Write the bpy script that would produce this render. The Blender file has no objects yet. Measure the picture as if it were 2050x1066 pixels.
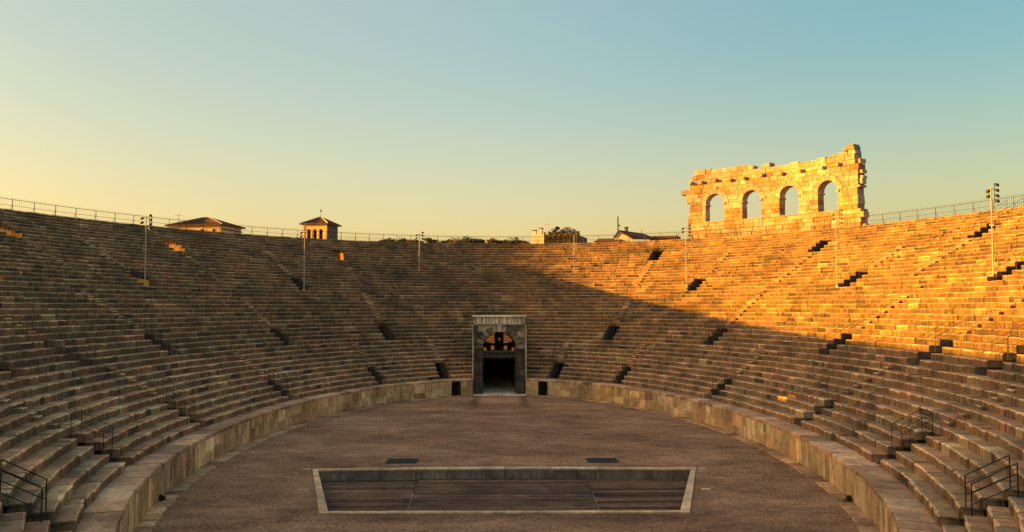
import bpy, bmesh, math, random
from math import sin, cos, pi, radians, sqrt, atan2, hypot
from mathutils import Vector, Matrix
random.seed(11)
scene = bpy.context.scene
COL = scene.collection
R = random.random
U = random.uniform

# ------------------------------------------------------------------ camera, sky, sun, exposure
F, PITCH, HCAM, DCAM = 1641.8, .051, 10.0, 56.06
cam_data = bpy.data.cameras.new('camera')
cam = bpy.data.objects.new('camera', cam_data)
COL.objects.link(cam)
XCAM = -.65
cam.location = (XCAM, -DCAM, HCAM)
YAW = math.atan(36.2 / F)
cam.rotation_euler = (pi / 2 + PITCH, 0, -YAW)
cam_data.sensor_width = 36
cam_data.lens = F / 2050 * 36
cam_data.clip_start = .1
cam_data.clip_end = 9000
scene.camera = cam

SUN_EL = radians(8.8)
world = bpy.data.worlds.new('World')
scene.world = world
world.use_nodes = True
wn, wl = world.node_tree.nodes, world.node_tree.links
wn.clear()
sky = wn.new('ShaderNodeTexSky')
sky.sky_type = 'NISHITA'
sky.sun_disc = False
sky.sun_elevation = SUN_EL
sky.sun_rotation = radians(-90)
sky.altitude = 50
sky.air_density = 1.0
sky.dust_density = 2.5
sky.ozone_density = 1.5
bg = wn.new('ShaderNodeBackground')
bg.inputs['Strength'].default_value = .0745
out = wn.new('ShaderNodeOutputWorld')
# evening colour: the sky is warmer towards the horizon and pales on the sun's side; overhead it is lifted and warmed to fill the shade
tc = wn.new('ShaderNodeTexCoord')
sx = wn.new('ShaderNodeSeparateXYZ')
wl.new(tc.outputs['Generated'], sx.inputs[0])


def wramp(sock, stops):
    r = wn.new('ShaderNodeValToRGB')
    r.color_ramp.interpolation = 'B_SPLINE'
    e = r.color_ramp.elements
    while len(e) < len(stops):
        e.new(.5)
    for el, (p_, c_) in zip(e, stops):
        el.position = p_
        el.color = (*[q / 3.0 for q in c_], 1)
    wl.new(sock, r.inputs[0])
    return r.outputs[0]


def wmul(a, b):
    x = wn.new('ShaderNodeMix')
    x.data_type = 'RGBA'
    x.blend_type = 'MULTIPLY'
    x.inputs[0].default_value = 1
    wl.new(a, x.inputs[6])
    wl.new(b, x.inputs[7])
    return x.outputs[2]


elev_sun = wramp(sx.outputs[2], [(0, (1.75, 1.04, .46)), (.09, (1.68, 1.06, .54)), (.2, (1.60, 1.17, .74)), (.34, (1.52, 1.29, .88)), (.6, (2.2, 1.5, 1.0)), (1, (2.95, 1.75, 1.05))])
elev_far = wramp(sx.outputs[2], [(0, (2.25, 1.06, .40)), (.09, (2.08, 1.06, .46)), (.2, (1.73, 1.13, .70)), (.33, (1.03, 1.16, .84)), (.6, (2.1, 1.48, 1.0)), (1, (2.95, 1.75, 1.05))])
half = wn.new('ShaderNodeMapRange')
half.inputs['From Min'].default_value, half.inputs['From Max'].default_value = -1, 1
wl.new(sx.outputs[0], half.inputs[0])
side = wn.new('ShaderNodeMapRange')
side.interpolation_type = 'SMOOTHSTEP'
side.inputs['From Min'].default_value, side.inputs['From Max'].default_value = .35, .78
wl.new(half.outputs[0], side.inputs[0])
emix = wn.new('ShaderNodeMix')
emix.data_type = 'RGBA'
wl.new(side.outputs[0], emix.inputs[0])
wl.new(elev_sun, emix.inputs[6])
wl.new(elev_far, emix.inputs[7])
elev = emix.outputs[2]
azim = wramp(half.outputs[0], [(0, (.93, .95, .95)), (.25, (.88, .94, .94)), (.5, (1.32, 1.44, 1.58)), (.75, (.62, .92, 1.06)), (1, (.62, .90, 1.06))])
sc_ = wn.new('ShaderNodeVectorMath')
sc_.operation = 'SCALE'
sc_.inputs['Scale'].default_value = 9.0
wl.new(wmul(wmul(sky.outputs[0], elev), azim), sc_.inputs[0])
wl.new(sc_.outputs[0], bg.inputs[0])
wl.new(bg.outputs[0], out.inputs[0])

sun_d = bpy.data.lights.new('sun', 'SUN')
sun_d.energy = 5.0
sun_d.angle = radians(.4)
sun_d.color = (1.0, .425, .004)
sun = bpy.data.objects.new('sun', sun_d)
COL.objects.link(sun)
sun.rotation_euler = (0, -(pi / 2 - SUN_EL), 0)      # light travels towards +X and slightly down
sun.location = (-120, 0, 60)

scene.view_settings.view_transform = 'Standard'
scene.view_settings.look = 'None'
scene.view_settings.exposure = 1.65
scene.view_settings.gamma = 1
scene.view_settings.use_curve_mapping = False
scene.cycles.max_bounces = 6
scene.cycles.diffuse_bounces = 3


# ------------------------------------------------------------------ materials
def new_mat(name):
    m = bpy.data.materials.new(name)
    m.use_nodes = True
    n, l = m.node_tree.nodes, m.node_tree.links
    b = n['Principled BSDF']
    b.inputs['Roughness'].default_value = .9
    b.inputs['Specular IOR Level'].default_value = .15
    return m, n, l, b


def noise(n, l, vec, scale, detail=4, rough=.6, stretch=None):
    t = n.new('ShaderNodeTexNoise')
    t.inputs['Scale'].default_value = scale
    t.inputs['Detail'].default_value = detail
    t.inputs['Roughness'].default_value = rough
    if stretch:
        mp = n.new('ShaderNodeMapping')
        mp.inputs['Scale'].default_value = stretch
        l.new(vec, mp.inputs[0])
        l.new(mp.outputs[0], t.inputs['Vector'])
    else:
        l.new(vec, t.inputs['Vector'])
    return t


def ramp(n, l, fac, stops, interp='LINEAR'):
    r = n.new('ShaderNodeValToRGB')
    r.color_ramp.interpolation = interp
    e = r.color_ramp.elements
    while len(e) < len(stops):
        e.new(.5)
    for el, (p, c) in zip(e, stops):
        el.position = p
        el.color = c if len(c) == 4 else (*c, 1)
    l.new(fac, r.inputs[0])
    return r


def mix(n, l, a, b, fac, mode='MIX'):
    x = n.new('ShaderNodeMix')
    x.data_type = 'RGBA'
    x.blend_type = mode
    for sock, v in ((x.inputs[0], fac), (x.inputs[6], a), (x.inputs[7], b)):
        if hasattr(v, 'is_output'):
            l.new(v, sock)
        elif isinstance(v, (int, float)):
            sock.default_value = v
        else:
            sock.default_value = (*v, 1)
    return x.outputs[2]


def stone_mat(name, stops, bright=(.62, 1.25), stain=.75, streak=.6, bump=.5, stain_col=(.05, .042, .034), grain=9.0, edge=False):
    """weathered block stone: the 'tone' face attribute picks each block's own colour"""
    m, n, l, b = new_mat(name)
    at = n.new('ShaderNodeAttribute')
    at.attribute_name = 'tone'
    sep = n.new('ShaderNodeSeparateColor')
    l.new(at.outputs['Color'], sep.inputs[0])
    pos = n.new('ShaderNodeNewGeometry')
    P = pos.outputs['Position']
    base = ramp(n, l, sep.outputs[0], stops).outputs[0]
    br = n.new('ShaderNodeMapRange')
    br.inputs['To Min'].default_value, br.inputs['To Max'].default_value = bright
    l.new(sep.outputs[1], br.inputs[0])
    c = mix(n, l, base, br.outputs[0], 1.0, 'MULTIPLY')
    if edge:   # worn arrises, stained risers; sky light on edges and treads painted in paler
        ea = n.new('ShaderNodeAttribute')
        ea.attribute_name = 'wear_light'
        c = mix(n, l, c, ramp(n, l, ea.outputs['Fac'], [(0, (.72, .70, .68)), (.5, (1.08, 1.05, 1.02)), (1, (1.95, 1.9, 1.8))]).outputs[0], 1.0, 'MULTIPLY')
    # mottling
    n1 = noise(n, l, P, 1.6, 8, .65)
    r1 = ramp(n, l, n1.outputs['Fac'], [(.3, (.66, .66, .68)), (.5, (1, 1, 1)), (.72, (1.34, 1.28, 1.16))])
    c = mix(n, l, c, r1.outputs[0], .9, 'MULTIPLY')
    n1b = noise(n, l, P, .17, 4, .6)
    r1b = ramp(n, l, n1b.outputs['Fac'], [(.36, (.60, .61, .64)), (.5, (1, 1, 1)), (.66, (1.30, 1.2, 1.04))])
    c = mix(n, l, c, r1b.outputs[0], .8, 'MULTIPLY')
    # broad weather stains that run on from stone to stone
    n1c = noise(n, l, P, .62, 6, .7, (1, 1, .7))
    r1c = ramp(n, l, n1c.outputs['Fac'], [(.38, (.62, .61, .60)), (.5, (1, 1, 1)), (.64, (1.22, 1.2, 1.15))])
    c = mix(n, l, c, r1c.outputs[0], .75, 'MULTIPLY')
    # runoff streaks on upright faces
    n2 = noise(n, l, P, 1.0, 5, .65, (5.0, 5.0, .40))
    r2 = ramp(n, l, n2.outputs['Fac'], [(.44, (0, 0, 0)), (.60, (1, 1, 1))])
    nz = n.new('ShaderNodeSeparateXYZ')
    l.new(pos.outputs['Normal'], nz.inputs[0])
    up = n.new('ShaderNodeMapRange')
    up.inputs['From Min'].default_value, up.inputs['From Max'].default_value = .2, .8
    up.inputs['To Min'].default_value, up.inputs['To Max'].default_value = streak, 0
    l.new(nz.outputs[2], up.inputs[0])
    ms = n.new('ShaderNodeMath')
    ms.operation = 'MULTIPLY'
    l.new(r2.outputs[0], ms.inputs[0])
    l.new(up.outputs[0], ms.inputs[1])
    ms2 = n.new('ShaderNodeMath')
    ms2.operation = 'MULTIPLY'
    l.new(ms.outputs[0], ms2.inputs[0])
    l.new(sep.outputs[2], ms2.inputs[1])
    c = mix(n, l, c, stain_col, ms2.outputs[0])
    # lichen blotches
    n3 = noise(n, l, P, 3.1, 8, .7)
    r3 = ramp(n, l, n3.outputs['Fac'], [(.54, (0, 0, 0)), (.70, (stain, stain, stain))])
    c = mix(n, l, c, stain_col, r3.outputs[0])
    # fine grain
    n4 = noise(n, l, P, grain * 1.6, 8, .75)
    r4 = ramp(n, l, n4.outputs['Fac'], [(.3, (.55, .55, .55)), (.7, (1.45, 1.45, 1.45))])
    c = mix(n, l, c, r4.outputs[0], .85, 'MULTIPLY')
    l.new(c, b.inputs['Base Color'])
    bp = n.new('ShaderNodeBump')
    bp.inputs['Strength'].default_value = bump
    bp.inputs['Distance'].default_value = .03
    nb = noise(n, l, P, grain, 8, .72)
    l.new(nb.outputs['Fac'], bp.inputs['Height'])
    l.new(bp.outputs[0], b.inputs['Normal'])
    return m


def plain_mat(name, col, rough=.6, metal=0, var=.35, scale=6.0, bump=0.0, spec=.3):
    m, n, l, b = new_mat(name)
    g = n.new('ShaderNodeNewGeometry')
    t = noise(n, l, g.outputs['Position'], scale, 6, .65)
    r = ramp(n, l, t.outputs['Fac'], [(.3, (1 - var,) * 3), (.7, (1 + var,) * 3)])
    l.new(mix(n, l, col, r.outputs[0], 1.0, 'MULTIPLY'), b.inputs['Base Color'])
    b.inputs['Roughness'].default_value = rough
    b.inputs['Metallic'].default_value = metal
    b.inputs['Specular IOR Level'].default_value = spec
    if bump:
        bp = n.new('ShaderNodeBump')
        bp.inputs['Strength'].default_value = bump
        bp.inputs['Distance'].default_value = .03
        l.new(t.outputs['Fac'], bp.inputs['Height'])
        l.new(bp.outputs[0], b.inputs['Normal'])
    return m


M = {}
M['seat'] = stone_mat('seat_stone', [(0, (.205, .155, .098)), (.18, (.25, .165, .095)), (.45, (.275, .18, .10)), (.65, (.30, .19, .10)),
                                     (.78, (.295, .165, .10)), (.87, (.32, .175, .11)), (.95, (.34, .235, .13)), (1, (.40, .30, .175))],
                      bright=(.78, 1.62), streak=.85, edge=True)
M['podium'] = stone_mat('podium_stone', [(0, (.48, .30, .14)), (.3, (.60, .41, .20)), (.55, (.66, .47, .24)), (.75, (.52, .30, .16)), (1, (.74, .58, .34))],
                        bright=(.8, 1.4), streak=.62, stain=.35, stain_col=(.06, .042, .03))
M['coping'] = stone_mat('coping_stone', [(0, (.50, .285, .165)), (.5, (.58, .35, .205)), (1, (.68, .45, .28))], stain=.6, streak=.6)
M['gutter'] = stone_mat('gutter_stone', [(0, (.47, .265, .14)), (.5, (.56, .335, .185)), (1, (.66, .43, .25))], stain=.45)
M['wing'] = stone_mat('arcade_stone', [(0, (.33, .20, .10)), (.25, (.35, .26, .16)), (.5, (.37, .305, .25)), (.75, (.395, .35, .33)), (.94, (.43, .41, .42)), (1, (.34, .17, .10))],
                      stain=.55, streak=.35, stain_col=(.16, .09, .045), bright=(.82, 1.12))
M['gate'] = stone_mat('gate_stone', [(0, (.10, .082, .062)), (.4, (.17, .14, .105)), (.7, (.30, .25, .185)), (1, (.52, .43, .32))], stain=.6, streak=.8, stain_col=(.03, .028, .026))
M['core'] = plain_mat('joint_mortar', (.07, .052, .038), .95, 0, .3, 3)
M['passage'] = plain_mat('shade_dark_stone', (.075, .06, .047), .95, 0, .4, 2.5, .4)  # shade of the passages put into a darker stone colour
M['iron'] = plain_mat('black_iron', (.018, .022, .018), .55, .3, .3, 8)
M['rust'] = plain_mat('brown_iron', (.10, .06, .04), .7, .2, .4, 8)
M['steel'] = plain_mat('galvanised_steel', (.36, .33, .275), .6, .15, .2, 5)
M['lamp_black'] = plain_mat('lamp_housing', (.03, .03, .03), .5, .2, .2, 5)
M['glass'] = plain_mat('lamp_glass', (.25, .26, .28), .15, 0, .1, 5, 0, .8)
M['trim'] = stone_mat('pale_cornice_stone', [(0, (.62, .53, .38)), (1, (.80, .70, .54))], stain=.45, streak=.7)
M['pitrim'] = stone_mat('pale_rim_stone', [(0, (.66, .46, .28)), (1, (.78, .56, .35))], stain=.3, streak=.3, bright=(.85, 1.1))
M['concrete'] = stone_mat('grey_concrete', [(0, (.24, .20, .155)), (1, (.34, .285, .22))], stain=.5, streak=.7, bright=(.8, 1.1), stain_col=(.07, .06, .05))
M['plank'] = stone_mat('old_wood_planks', [(0, (.13, .075, .048)), (.5, (.17, .10, .065)), (1, (.21, .13, .088))], stain=.5, streak=.1, stain_col=(.03, .022, .018))
M['wood'] = plain_mat('dark_door_wood', (.03, .022, .016), .8, 0, .4, 5)
M['roof'] = plain_mat('clay_roof_tile', (.12, .065, .042), .9, 0, .45, 1.6)
M['plaster_y'] = plain_mat('yellow_plaster', (.62, .46, .24), .9, 0, .12, .8)
M['plaster_w'] = plain_mat('pale_plaster', (.62, .54, .42), .9, 0, .15, .8)
M['plaster_g'] = plain_mat('dark_grey_wall', (.12, .10, .085), .9, 0, .3, 1.2)
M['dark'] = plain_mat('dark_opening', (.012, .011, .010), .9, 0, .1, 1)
M['leaf'] = plain_mat('foliage', (.045, .045, .022), .8, 0, .5, 1.2)
M['leaf_b'] = plain_mat('dry_foliage', (.13, .085, .035), .8, 0, .5, 1.2)
M['bark'] = plain_mat('bark', (.07, .05, .035), .9, 0, .3, 4)
M['pot'] = plain_mat('terracotta', (.25, .11, .06), .8, 0, .2, 4)


def sand_mat():
    m, n, l, b = new_mat('sandy_gravel')
    g = n.new('ShaderNodeNewGeometry')
    P = g.outputs['Position']
    a = noise(n, l, P, .12, 6, .6, (1, 1.6, 1))
    c = ramp(n, l, a.outputs['Fac'], [(.34, (.215, .115, .063)), (.5, (.335, .184, .103)), (.66, (.475, .278, .163))]).outputs[0]
    a2 = noise(n, l, P, .8, 9, .75, (.75, 1.15, 1))
    c = mix(n, l, c, ramp(n, l, a2.outputs['Fac'], [(.34, (.58, .57, .57)), (.52, (1, 1, 1)), (.70, (1.36, 1.33, 1.28))]).outputs[0], .9, 'MULTIPLY')
    a3 = noise(n, l, P, 5, 9, .85)
    c = mix(n, l, c, ramp(n, l, a3.outputs['Fac'], [(.40, (.38, .37, .37)), (.60, (1.55, 1.55, 1.55))]).outputs[0], .9, 'MULTIPLY')
    v = n.new('ShaderNodeTexVoronoi')
    v.inputs['Scale'].default_value = 7
    l.new(P, v.inputs['Vector'])
    c = mix(n, l, c, ramp(n, l, v.outputs['Distance'], [(0, (.45, .42, .4)), (.12, (1, 1, 1))]).outputs[0], .55, 'MULTIPLY')
    # pale worn strip of sand running in from the gate, scuffed at its edges
    sp = n.new('ShaderNodeSeparateXYZ')
    l.new(P, sp.inputs[0])

    def mth(op, a, b_=None):
        q = n.new('ShaderNodeMath')
        q.operation = op
        for sock, val in zip(q.inputs, (a, b_)):
            if val is None:
                continue
            if isinstance(val, (int, float)):
                sock.default_value = val
            else:
                l.new(val, sock)
        return q.outputs[0]

    def band(val, a, b_):
        q = n.new('ShaderNodeMapRange')
        q.interpolation_type = 'SMOOTHSTEP'
        q.inputs['From Min'].default_value, q.inputs['From Max'].default_value = a, b_
        l.new(val, q.inputs[0])
        return q.outputs[0]
    wob = mth('ADD', mth('ABSOLUTE', sp.outputs[0]), mth('MULTIPLY', mth('SUBTRACT', a2.outputs['Fac'], .5), 1.6))
    wy = mth('ADD', sp.outputs[1], mth('MULTIPLY', mth('SUBTRACT', a2.outputs['Fac'], .5), 5.0))
    path = mth('MULTIPLY', band(wob, 2.3, 1.8), band(wy, 27, 31))
    c = mix(n, l, c, mix(n, l, c, (1.55, 1.5, 1.42), 1.0, 'MULTIPLY'), mth('MULTIPLY', path, .8))
    edge_ = mth('MULTIPLY', mth('MULTIPLY', band(wob, 2.2, 2.5), band(wob, 3.3, 2.7)), band(wy, 26, 30))
    c = mix(n, l, c, mix(n, l, c, (.66, .62, .62), 1.0, 'MULTIPLY'), edge_)
    cross = mth('MULTIPLY', mth('MULTIPLY', band(wy, 24.2, 25.4), band(wy, 27.4, 26.2)), mth('MULTIPLY', band(wob, 3.0, 5.0), band(wob, 14.0, 9.0)))
    c = mix(n, l, c, mix(n, l, c, (1.4, 1.36, 1.25), 1.0, 'MULTIPLY'), mth('MULTIPLY', cross, .7))
    # sand toned darker round the pit
    px_ = mth('MAXIMUM', mth('SUBTRACT', mth('ABSOLUTE', sp.outputs[0]), 9.6), mth('SUBTRACT', mth('ABSOLUTE', mth('ADD', sp.outputs[1], 10.2)), 5.6))
    pit_dark = band(mth('ADD', px_, mth('MULTIPLY', mth('SUBTRACT', a2.outputs['Fac'], .5), 2.2)), 2.0, .2)
    c = mix(n, l, c, mix(n, l, c, (.74, .72, .72), 1.0, 'MULTIPLY'), pit_dark)
    l.new(c, b.inputs['Base Color'])
    bp = n.new('ShaderNodeBump')
    bp.inputs['Strength'].default_value = .9
    bp.inputs['Distance'].default_value = .05
    a4 = noise(n, l, P, 5, 9, .75)
    l.new(a4.outputs['Fac'], bp.inputs['Height'])
    l.new(bp.outputs[0], b.inputs['Normal'])
    b.inputs['Roughness'].default_value = .95
    return m


M['sand'] = sand_mat()


def glow_mat():
    m, n, l, b = new_mat('amber_glow_pane')
    b.inputs['Base Color'].default_value = (.3, .15, .04, 1)
    b.inputs['Emission Color'].default_value = (1, .36, .08, 1)
    b.inputs['Emission Strength'].default_value = .085  # emissive panes stand in for the bright openings behind the arch
    return m


M['glow'] = glow_mat()


# ------------------------------------------------------------------ object helpers
def link(o, parent=None):
    COL.objects.link(o)
    if parent:
        o.parent = parent
    return o


def mesh_obj(name, verts, faces, mat, parent=None, tones=None, smooth=False, kind=None, wear_light=None):
    me = bpy.data.meshes.new(name)
    me.from_pydata(verts, [], faces)
    me.materials.append(mat)
    if tones is not None:
        at = me.attributes.new('tone', 'FLOAT_COLOR', 'FACE')
        flat = []
        for t in tones:
            flat.extend((t[0], t[1], t[2], 1.0))
        at.data.foreach_set('color', flat)
    if wear_light is not None:
        at = me.attributes.new('wear_light', 'FLOAT', 'FACE')
        at.data.foreach_set('value', wear_light)
    if smooth:
        me.polygons.foreach_set('use_smooth', [True] * len(me.polygons))
    me.update()
    o = bpy.data.objects.new(name, me)
    if kind:
        o['kind'] = kind
    return link(o, parent)


def thing(name, label, cat, group=None, loc=(0, 0, 0), rotz=0.0):
    o = bpy.data.objects.new(name, None)
    o.location = loc
    o.rotation_euler = (0, 0, rotz)
    o.empty_display_size = .2
    o['label'] = label
    o['category'] = cat
    if group:
        o['group'] = group
    return link(o)


def rtone():
    return (R(), R(), R())


class MB:
    """collects solids, then links them as one mesh"""
    def __init__(s):
        s.v, s.f, s.t, s.w = [], [], [], []

    def add(s, verts, faces, tone=None, wear_light=None):
        k = len(s.v)
        s.v.extend([tuple(p) for p in verts])
        s.f.extend([tuple(i + k for i in f) for f in faces])
        tone = tone or rtone()
        s.t.extend([tone] * len(faces))
        s.w.extend(wear_light or [.3] * len(faces))
        return s

    def box(s, x0, x1, y0, y1, z0, z1, tone=None):
        v = [(x, y, z) for z in (z0, z1) for y in (y0, y1) for x in (x0, x1)]
        f = [(0, 2, 3, 1), (4, 5, 7, 6), (0, 1, 5, 4), (2, 6, 7, 3), (0, 4, 6, 2), (1, 3, 7, 5)]
        return s.add(v, f, tone)

    def cbox(s, x0, x1, y0, y1, z0, z1, c=.03, tone=None):
        """box with chamfered edges"""
        bm = bmesh.new()
        bmesh.ops.create_cube(bm, size=1)
        for w in bm.verts:
            w.co = Vector(((x0 + x1) / 2 + w.co.x * (x1 - x0), (y0 + y1) / 2 + w.co.y * (y1 - y0), (z0 + z1) / 2 + w.co.z * (z1 - z0)))
        bmesh.ops.bevel(bm, geom=list(bm.edges), offset=c, segments=1, affect='EDGES')
        bm.verts.index_update()
        s.add([w.co[:] for w in bm.verts], [[w.index for w in f.verts] for f in bm.faces], tone)
        bm.free()
        return s

    def tube(s, pts, r, n=6, tone=None, r2=None):
        pts = [Vector(p) for p in pts]
        rings = []
        for i, p in enumerate(pts):
            d = (pts[min(i + 1, len(pts) - 1)] - pts[max(i - 1, 0)]).normalized()
            a = d.cross(Vector((0, 0, 1)))
            if a.length < 1e-3:
                a = d.cross(Vector((1, 0, 0)))
            a.normalize()
            b = d.cross(a)
            rr = r if r2 is None else r + (r2 - r) * i / (len(pts) - 1)
            rings.append([p + a * rr * cos(2 * pi * j / n) + b * rr * sin(2 * pi * j / n) for j in range(n)])
        v = [p for ring in rings for p in ring]
        f = []
        for i in range(len(rings) - 1):
            for j in range(n):
                f.append((i * n + j, i * n + (j + 1) % n, (i + 1) * n + (j + 1) % n, (i + 1) * n + j))
        f.append(tuple(range(n - 1, -1, -1)))
        f.append(tuple(range((len(rings) - 1) * n, len(rings) * n)))
        return s.add(v, f, tone)

    def build(s, name, mat, parent=None, kind=None, smooth=False):
        return mesh_obj(name, s.v, s.f, mat, parent, s.t, smooth, kind, s.w)


# ------------------------------------------------------------------ the oval
KEYS = [(0, 39.17, 18.99, 1.863), (10, 46.30, 27.05, 6.125), (24, 56.54, 37.73, 12.085), (43, 69.91, 53.30, 19.85)]
KTOP = 43


def row(k):
    """half axes and tread height of row k (0 = podium top)"""
    if k <= 0:
        return KEYS[0][1:]
    if k <= 10:
        s = (k - 1) / 9.0
        wa, wb = 1.25, 1.4
        return (39.17 + wa + (46.30 - 39.17 - wa) * s, 18.99 + wb + (27.05 - 18.99 - wb) * s, 1.863 + (6.125 - 1.863) * k / 10)
    for (k0, a0, b0, z0), (k1, a1, b1, z1) in zip(KEYS[1:], KEYS[2:]):
        if k <= k1:
            s = (k - k0) / (k1 - k0)
            return (a0 + (a1 - a0) * s, b0 + (b1 - b0) * s, z0 + (z1 - z0) * s)
    s = k - KTOP
    return (69.91 + s * .7, 53.30 + s * .82, 19.85)


ROWS = [row(k) for k in range(KTOP + 8)]


def pt(A, B, t, z=0.0):
    return Vector((B * cos(t), A * sin(t), z))


def nrm(A, B, t):
    v = Vector((cos(t) / B, sin(t) / A, 0))
    return v.normalized()


def dsdt(A, B, t):
    return hypot(B * sin(t), A * cos(t))


def project(p):
    x, y, z = p[0] - XCAM, p[1] + DCAM, p[2] - HCAM
    xr = x * cos(YAW) - y * sin(YAW)
    yr = x * sin(YAW) + y * cos(YAW)
    d = yr * cos(PITCH) + z * sin(PITCH)
    v = -yr * sin(PITCH) + z * cos(PITCH)
    if d < .5:
        return None
    return (1025 + F * xr / d, 533 - F * v / d, d)


T0 = -1.02                  # the tiers are built from here round to pi - T0; the near end holds the stage the photo was taken from
# openings in the tiers: (t, first tread, rows, half width)
LOWER = [1.262, .915, .440, .020, -.335, -.70]
MIDDLE = [1.09, .674, .26, -.015, -.20]
UPPER = [.907, .462, .12]
TOP = [1.10, .668, .325]
OPENINGS = []
for sgn in (0, 1):
    for kind, ts, k0, n, hw in (('lower', LOWER, 0, 4, .70), ('middle', MIDDLE, 10, 4, .80), ('upper', UPPER, 24, 4, .85), ('top', TOP, 35, 4, .85)):
        for i, t in enumerate(ts):
            OPENINGS.append(dict(kind=kind, side='right' if sgn == 0 else 'left', i=i, t=t if sgn == 0 else pi - t, k0=k0, n=n, hw=hw))
GATE_HW = 3.03
GATE_TOPROW = 16


def cuts(k):
    """t intervals that row k leaves open"""
    A, B, z = ROWS[k]
    c = []
    for o in OPENINGS:
        if o['k0'] < k <= o['k0'] + o['n']:
            d = o['hw'] / dsdt(A, B, o['t'])
            c.append((o['t'] - d, o['t'] + d))
    if k <= GATE_TOPROW:
        d = math.asin(min(1, GATE_HW / B))
        c.append((pi / 2 - d, pi / 2 + d))
    return sorted(c)


def spans(k, t0=T0, t1=pi - T0):
    out_, a = [], t0
    for c0, c1 in cuts(k):
        if c1 < t0 or c0 > t1:
            continue
        if c0 > a:
            out_.append((a, c0))
        a = max(a, c1)
    if a < t1:
        out_.append((a, t1))
    return out_


def seat_block(A, B, A2, B2, t0, t1, z0, z1, fine=False):
    """one stone of a row: worn front edge, uneven face and ends"""
    fo = U(-.04, .035) if R() < .85 else U(-.10, .02)     # stands proud or recessed
    dz0, dz1 = U(-.022, .018), U(-.022, .018)
    if R() < .03:                                        # a few stones are broken down or sunken
        dz0, dz1 = dz0 - U(.0, .03), dz1 - U(.0, .03)
    ch = U(.03, .06)
    nseg = 4 if fine else 1
    h = z1 - z0
    secs = []
    for i in range(nseg + 1):
        s = i / nseg
        t = t0 + (t1 - t0) * s
        n = nrm(A, B, t)
        p = pt(A, B, t)
        q = pt(A2, B2, t)
        depth = (q - p).length + .10
        w = U(-.010, .010) if fine else 0
        zt = z1 + dz0 + (dz1 - dz0) * s + (U(-.008, .008) if fine else 0)
        c = ch * (U(.5, 2.0) if fine else 1)
        endr = .014 if (i == 0 or i == nseg) else 0
        b0 = p + n * (-fo + w + endr)
        if fine:
            prof = [(0.0, -.03), (-.004 + U(-.006, .006), h * .5 - h), (0, -c * 1.3 + 0), (c * .35, -c * .35), (c * 1.3, 0), (depth, 0), (depth, -h - .05)]
            co = []
            co.append(b0 + Vector((0, 0, z0 - .03)))
            co.append(b0 + n * prof[1][0] + Vector((0, 0, z0 + h * .5)))
            co.append(b0 + Vector((0, 0, zt - c * 1.3)))
            co.append(b0 + n * c * .35 + Vector((0, 0, zt - c * .35 - endr)))
            co.append(b0 + n * c * 1.3 + Vector((0, 0, zt - endr)))
            co.append(b0 + n * depth + Vector((0, 0, zt - endr)))
            co.append(b0 + n * depth + Vector((0, 0, z0 - .03)))
        else:
            co = [b0 + Vector((0, 0, z0 - .03)), b0 + Vector((0, 0, zt - c)), b0 + n * c + Vector((0, 0, zt)),
                  b0 + n * depth + Vector((0, 0, zt)), b0 + n * depth + Vector((0, 0, z0 - .03))]
        secs.append(co)
    m = len(secs[0])
    v = [tuple(c) for s in secs for c in s]
    f = []
    for i in range(nseg):
        for j in range(m):
            a, b_ = i * m + j, i * m + (j + 1) % m
            f.append((a, b_, b_ + m, a + m))
    f.append(tuple(range(m - 1, -1, -1)))
    f.append(tuple(range(nseg * m, nseg * m + m)))
    wr = {7: [0, 0, 1, .9, .5, .2, .2], 5: [0, 1, .5, .2, .2]}[m]
    WEAR_LIGHT[(nseg, m)] = wr * nseg + [.1, .1]
    return v, f


WEAR_LIGHT = {}


def wear_light_of(f):
    return WEAR_LIGHT[(4, 7)] if len(f) > 10 else WEAR_LIGHT[(1, 5)]


def arc_steps(A, B, ta, tb, lo, hi):
    """cut ta..tb of the oval into stones of lo..hi metres"""
    res, t = [], ta
    while t < tb - 1e-6:
        ln = U(lo, hi) / dsdt(A, B, t)
        e = t + ln
        if tb - e < .45 * lo / dsdt(A, B, t):
            e = tb
        res.append((t, e))
        t = e
    return res


def in_view(p, m=600):
    q = project(p)
    return q is not None and -m < q[0] < 2050 + m and q[1] < 1066 + m * .7


# ------------------------------------------------------------------ ground
PITC = [(-11.86, -4.45), (11.95, -4.65), (8.90, -15.75), (-9.13, -15.5)]       # outer corners of the pit rim
GA, GB = 38.35, 18.2                                                         # edge of the gravel


def flat_with_holes(name, outer, holes, z, mat):
    bm = bmesh.new()
    for loop in [outer] + holes:
        vs = [bm.verts.new((x, y, z)) for x, y in loop]
        for i in range(len(vs)):
            bm.edges.new((vs[i], vs[(i + 1) % len(vs)]))
    bmesh.ops.triangle_fill(bm, edges=list(bm.edges), use_beauty=True, normal=(0, 0, 1))
    for f in bm.faces:
        if f.normal.z < 0:
            f.normal_flip()
    me = bpy.data.meshes.new(name)
    bm.to_mesh(me)
    bm.free()
    me.materials.append(mat)
    o = bpy.data.objects.new(name, me)
    o['kind'] = 'structure'
    return link(o)


def bow(p, q, s):
    """the far side of the pit is slightly bowed"""
    return (p[0] + (q[0] - p[0]) * s, p[1] + (q[1] - p[1]) * s + .42 * (1 - (2 * s - 1) ** 2))


ell = lambda A, B, n=160: [(B * cos(2 * pi * i / n), A * sin(2 * pi * i / n)) for i in range(n)]
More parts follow.
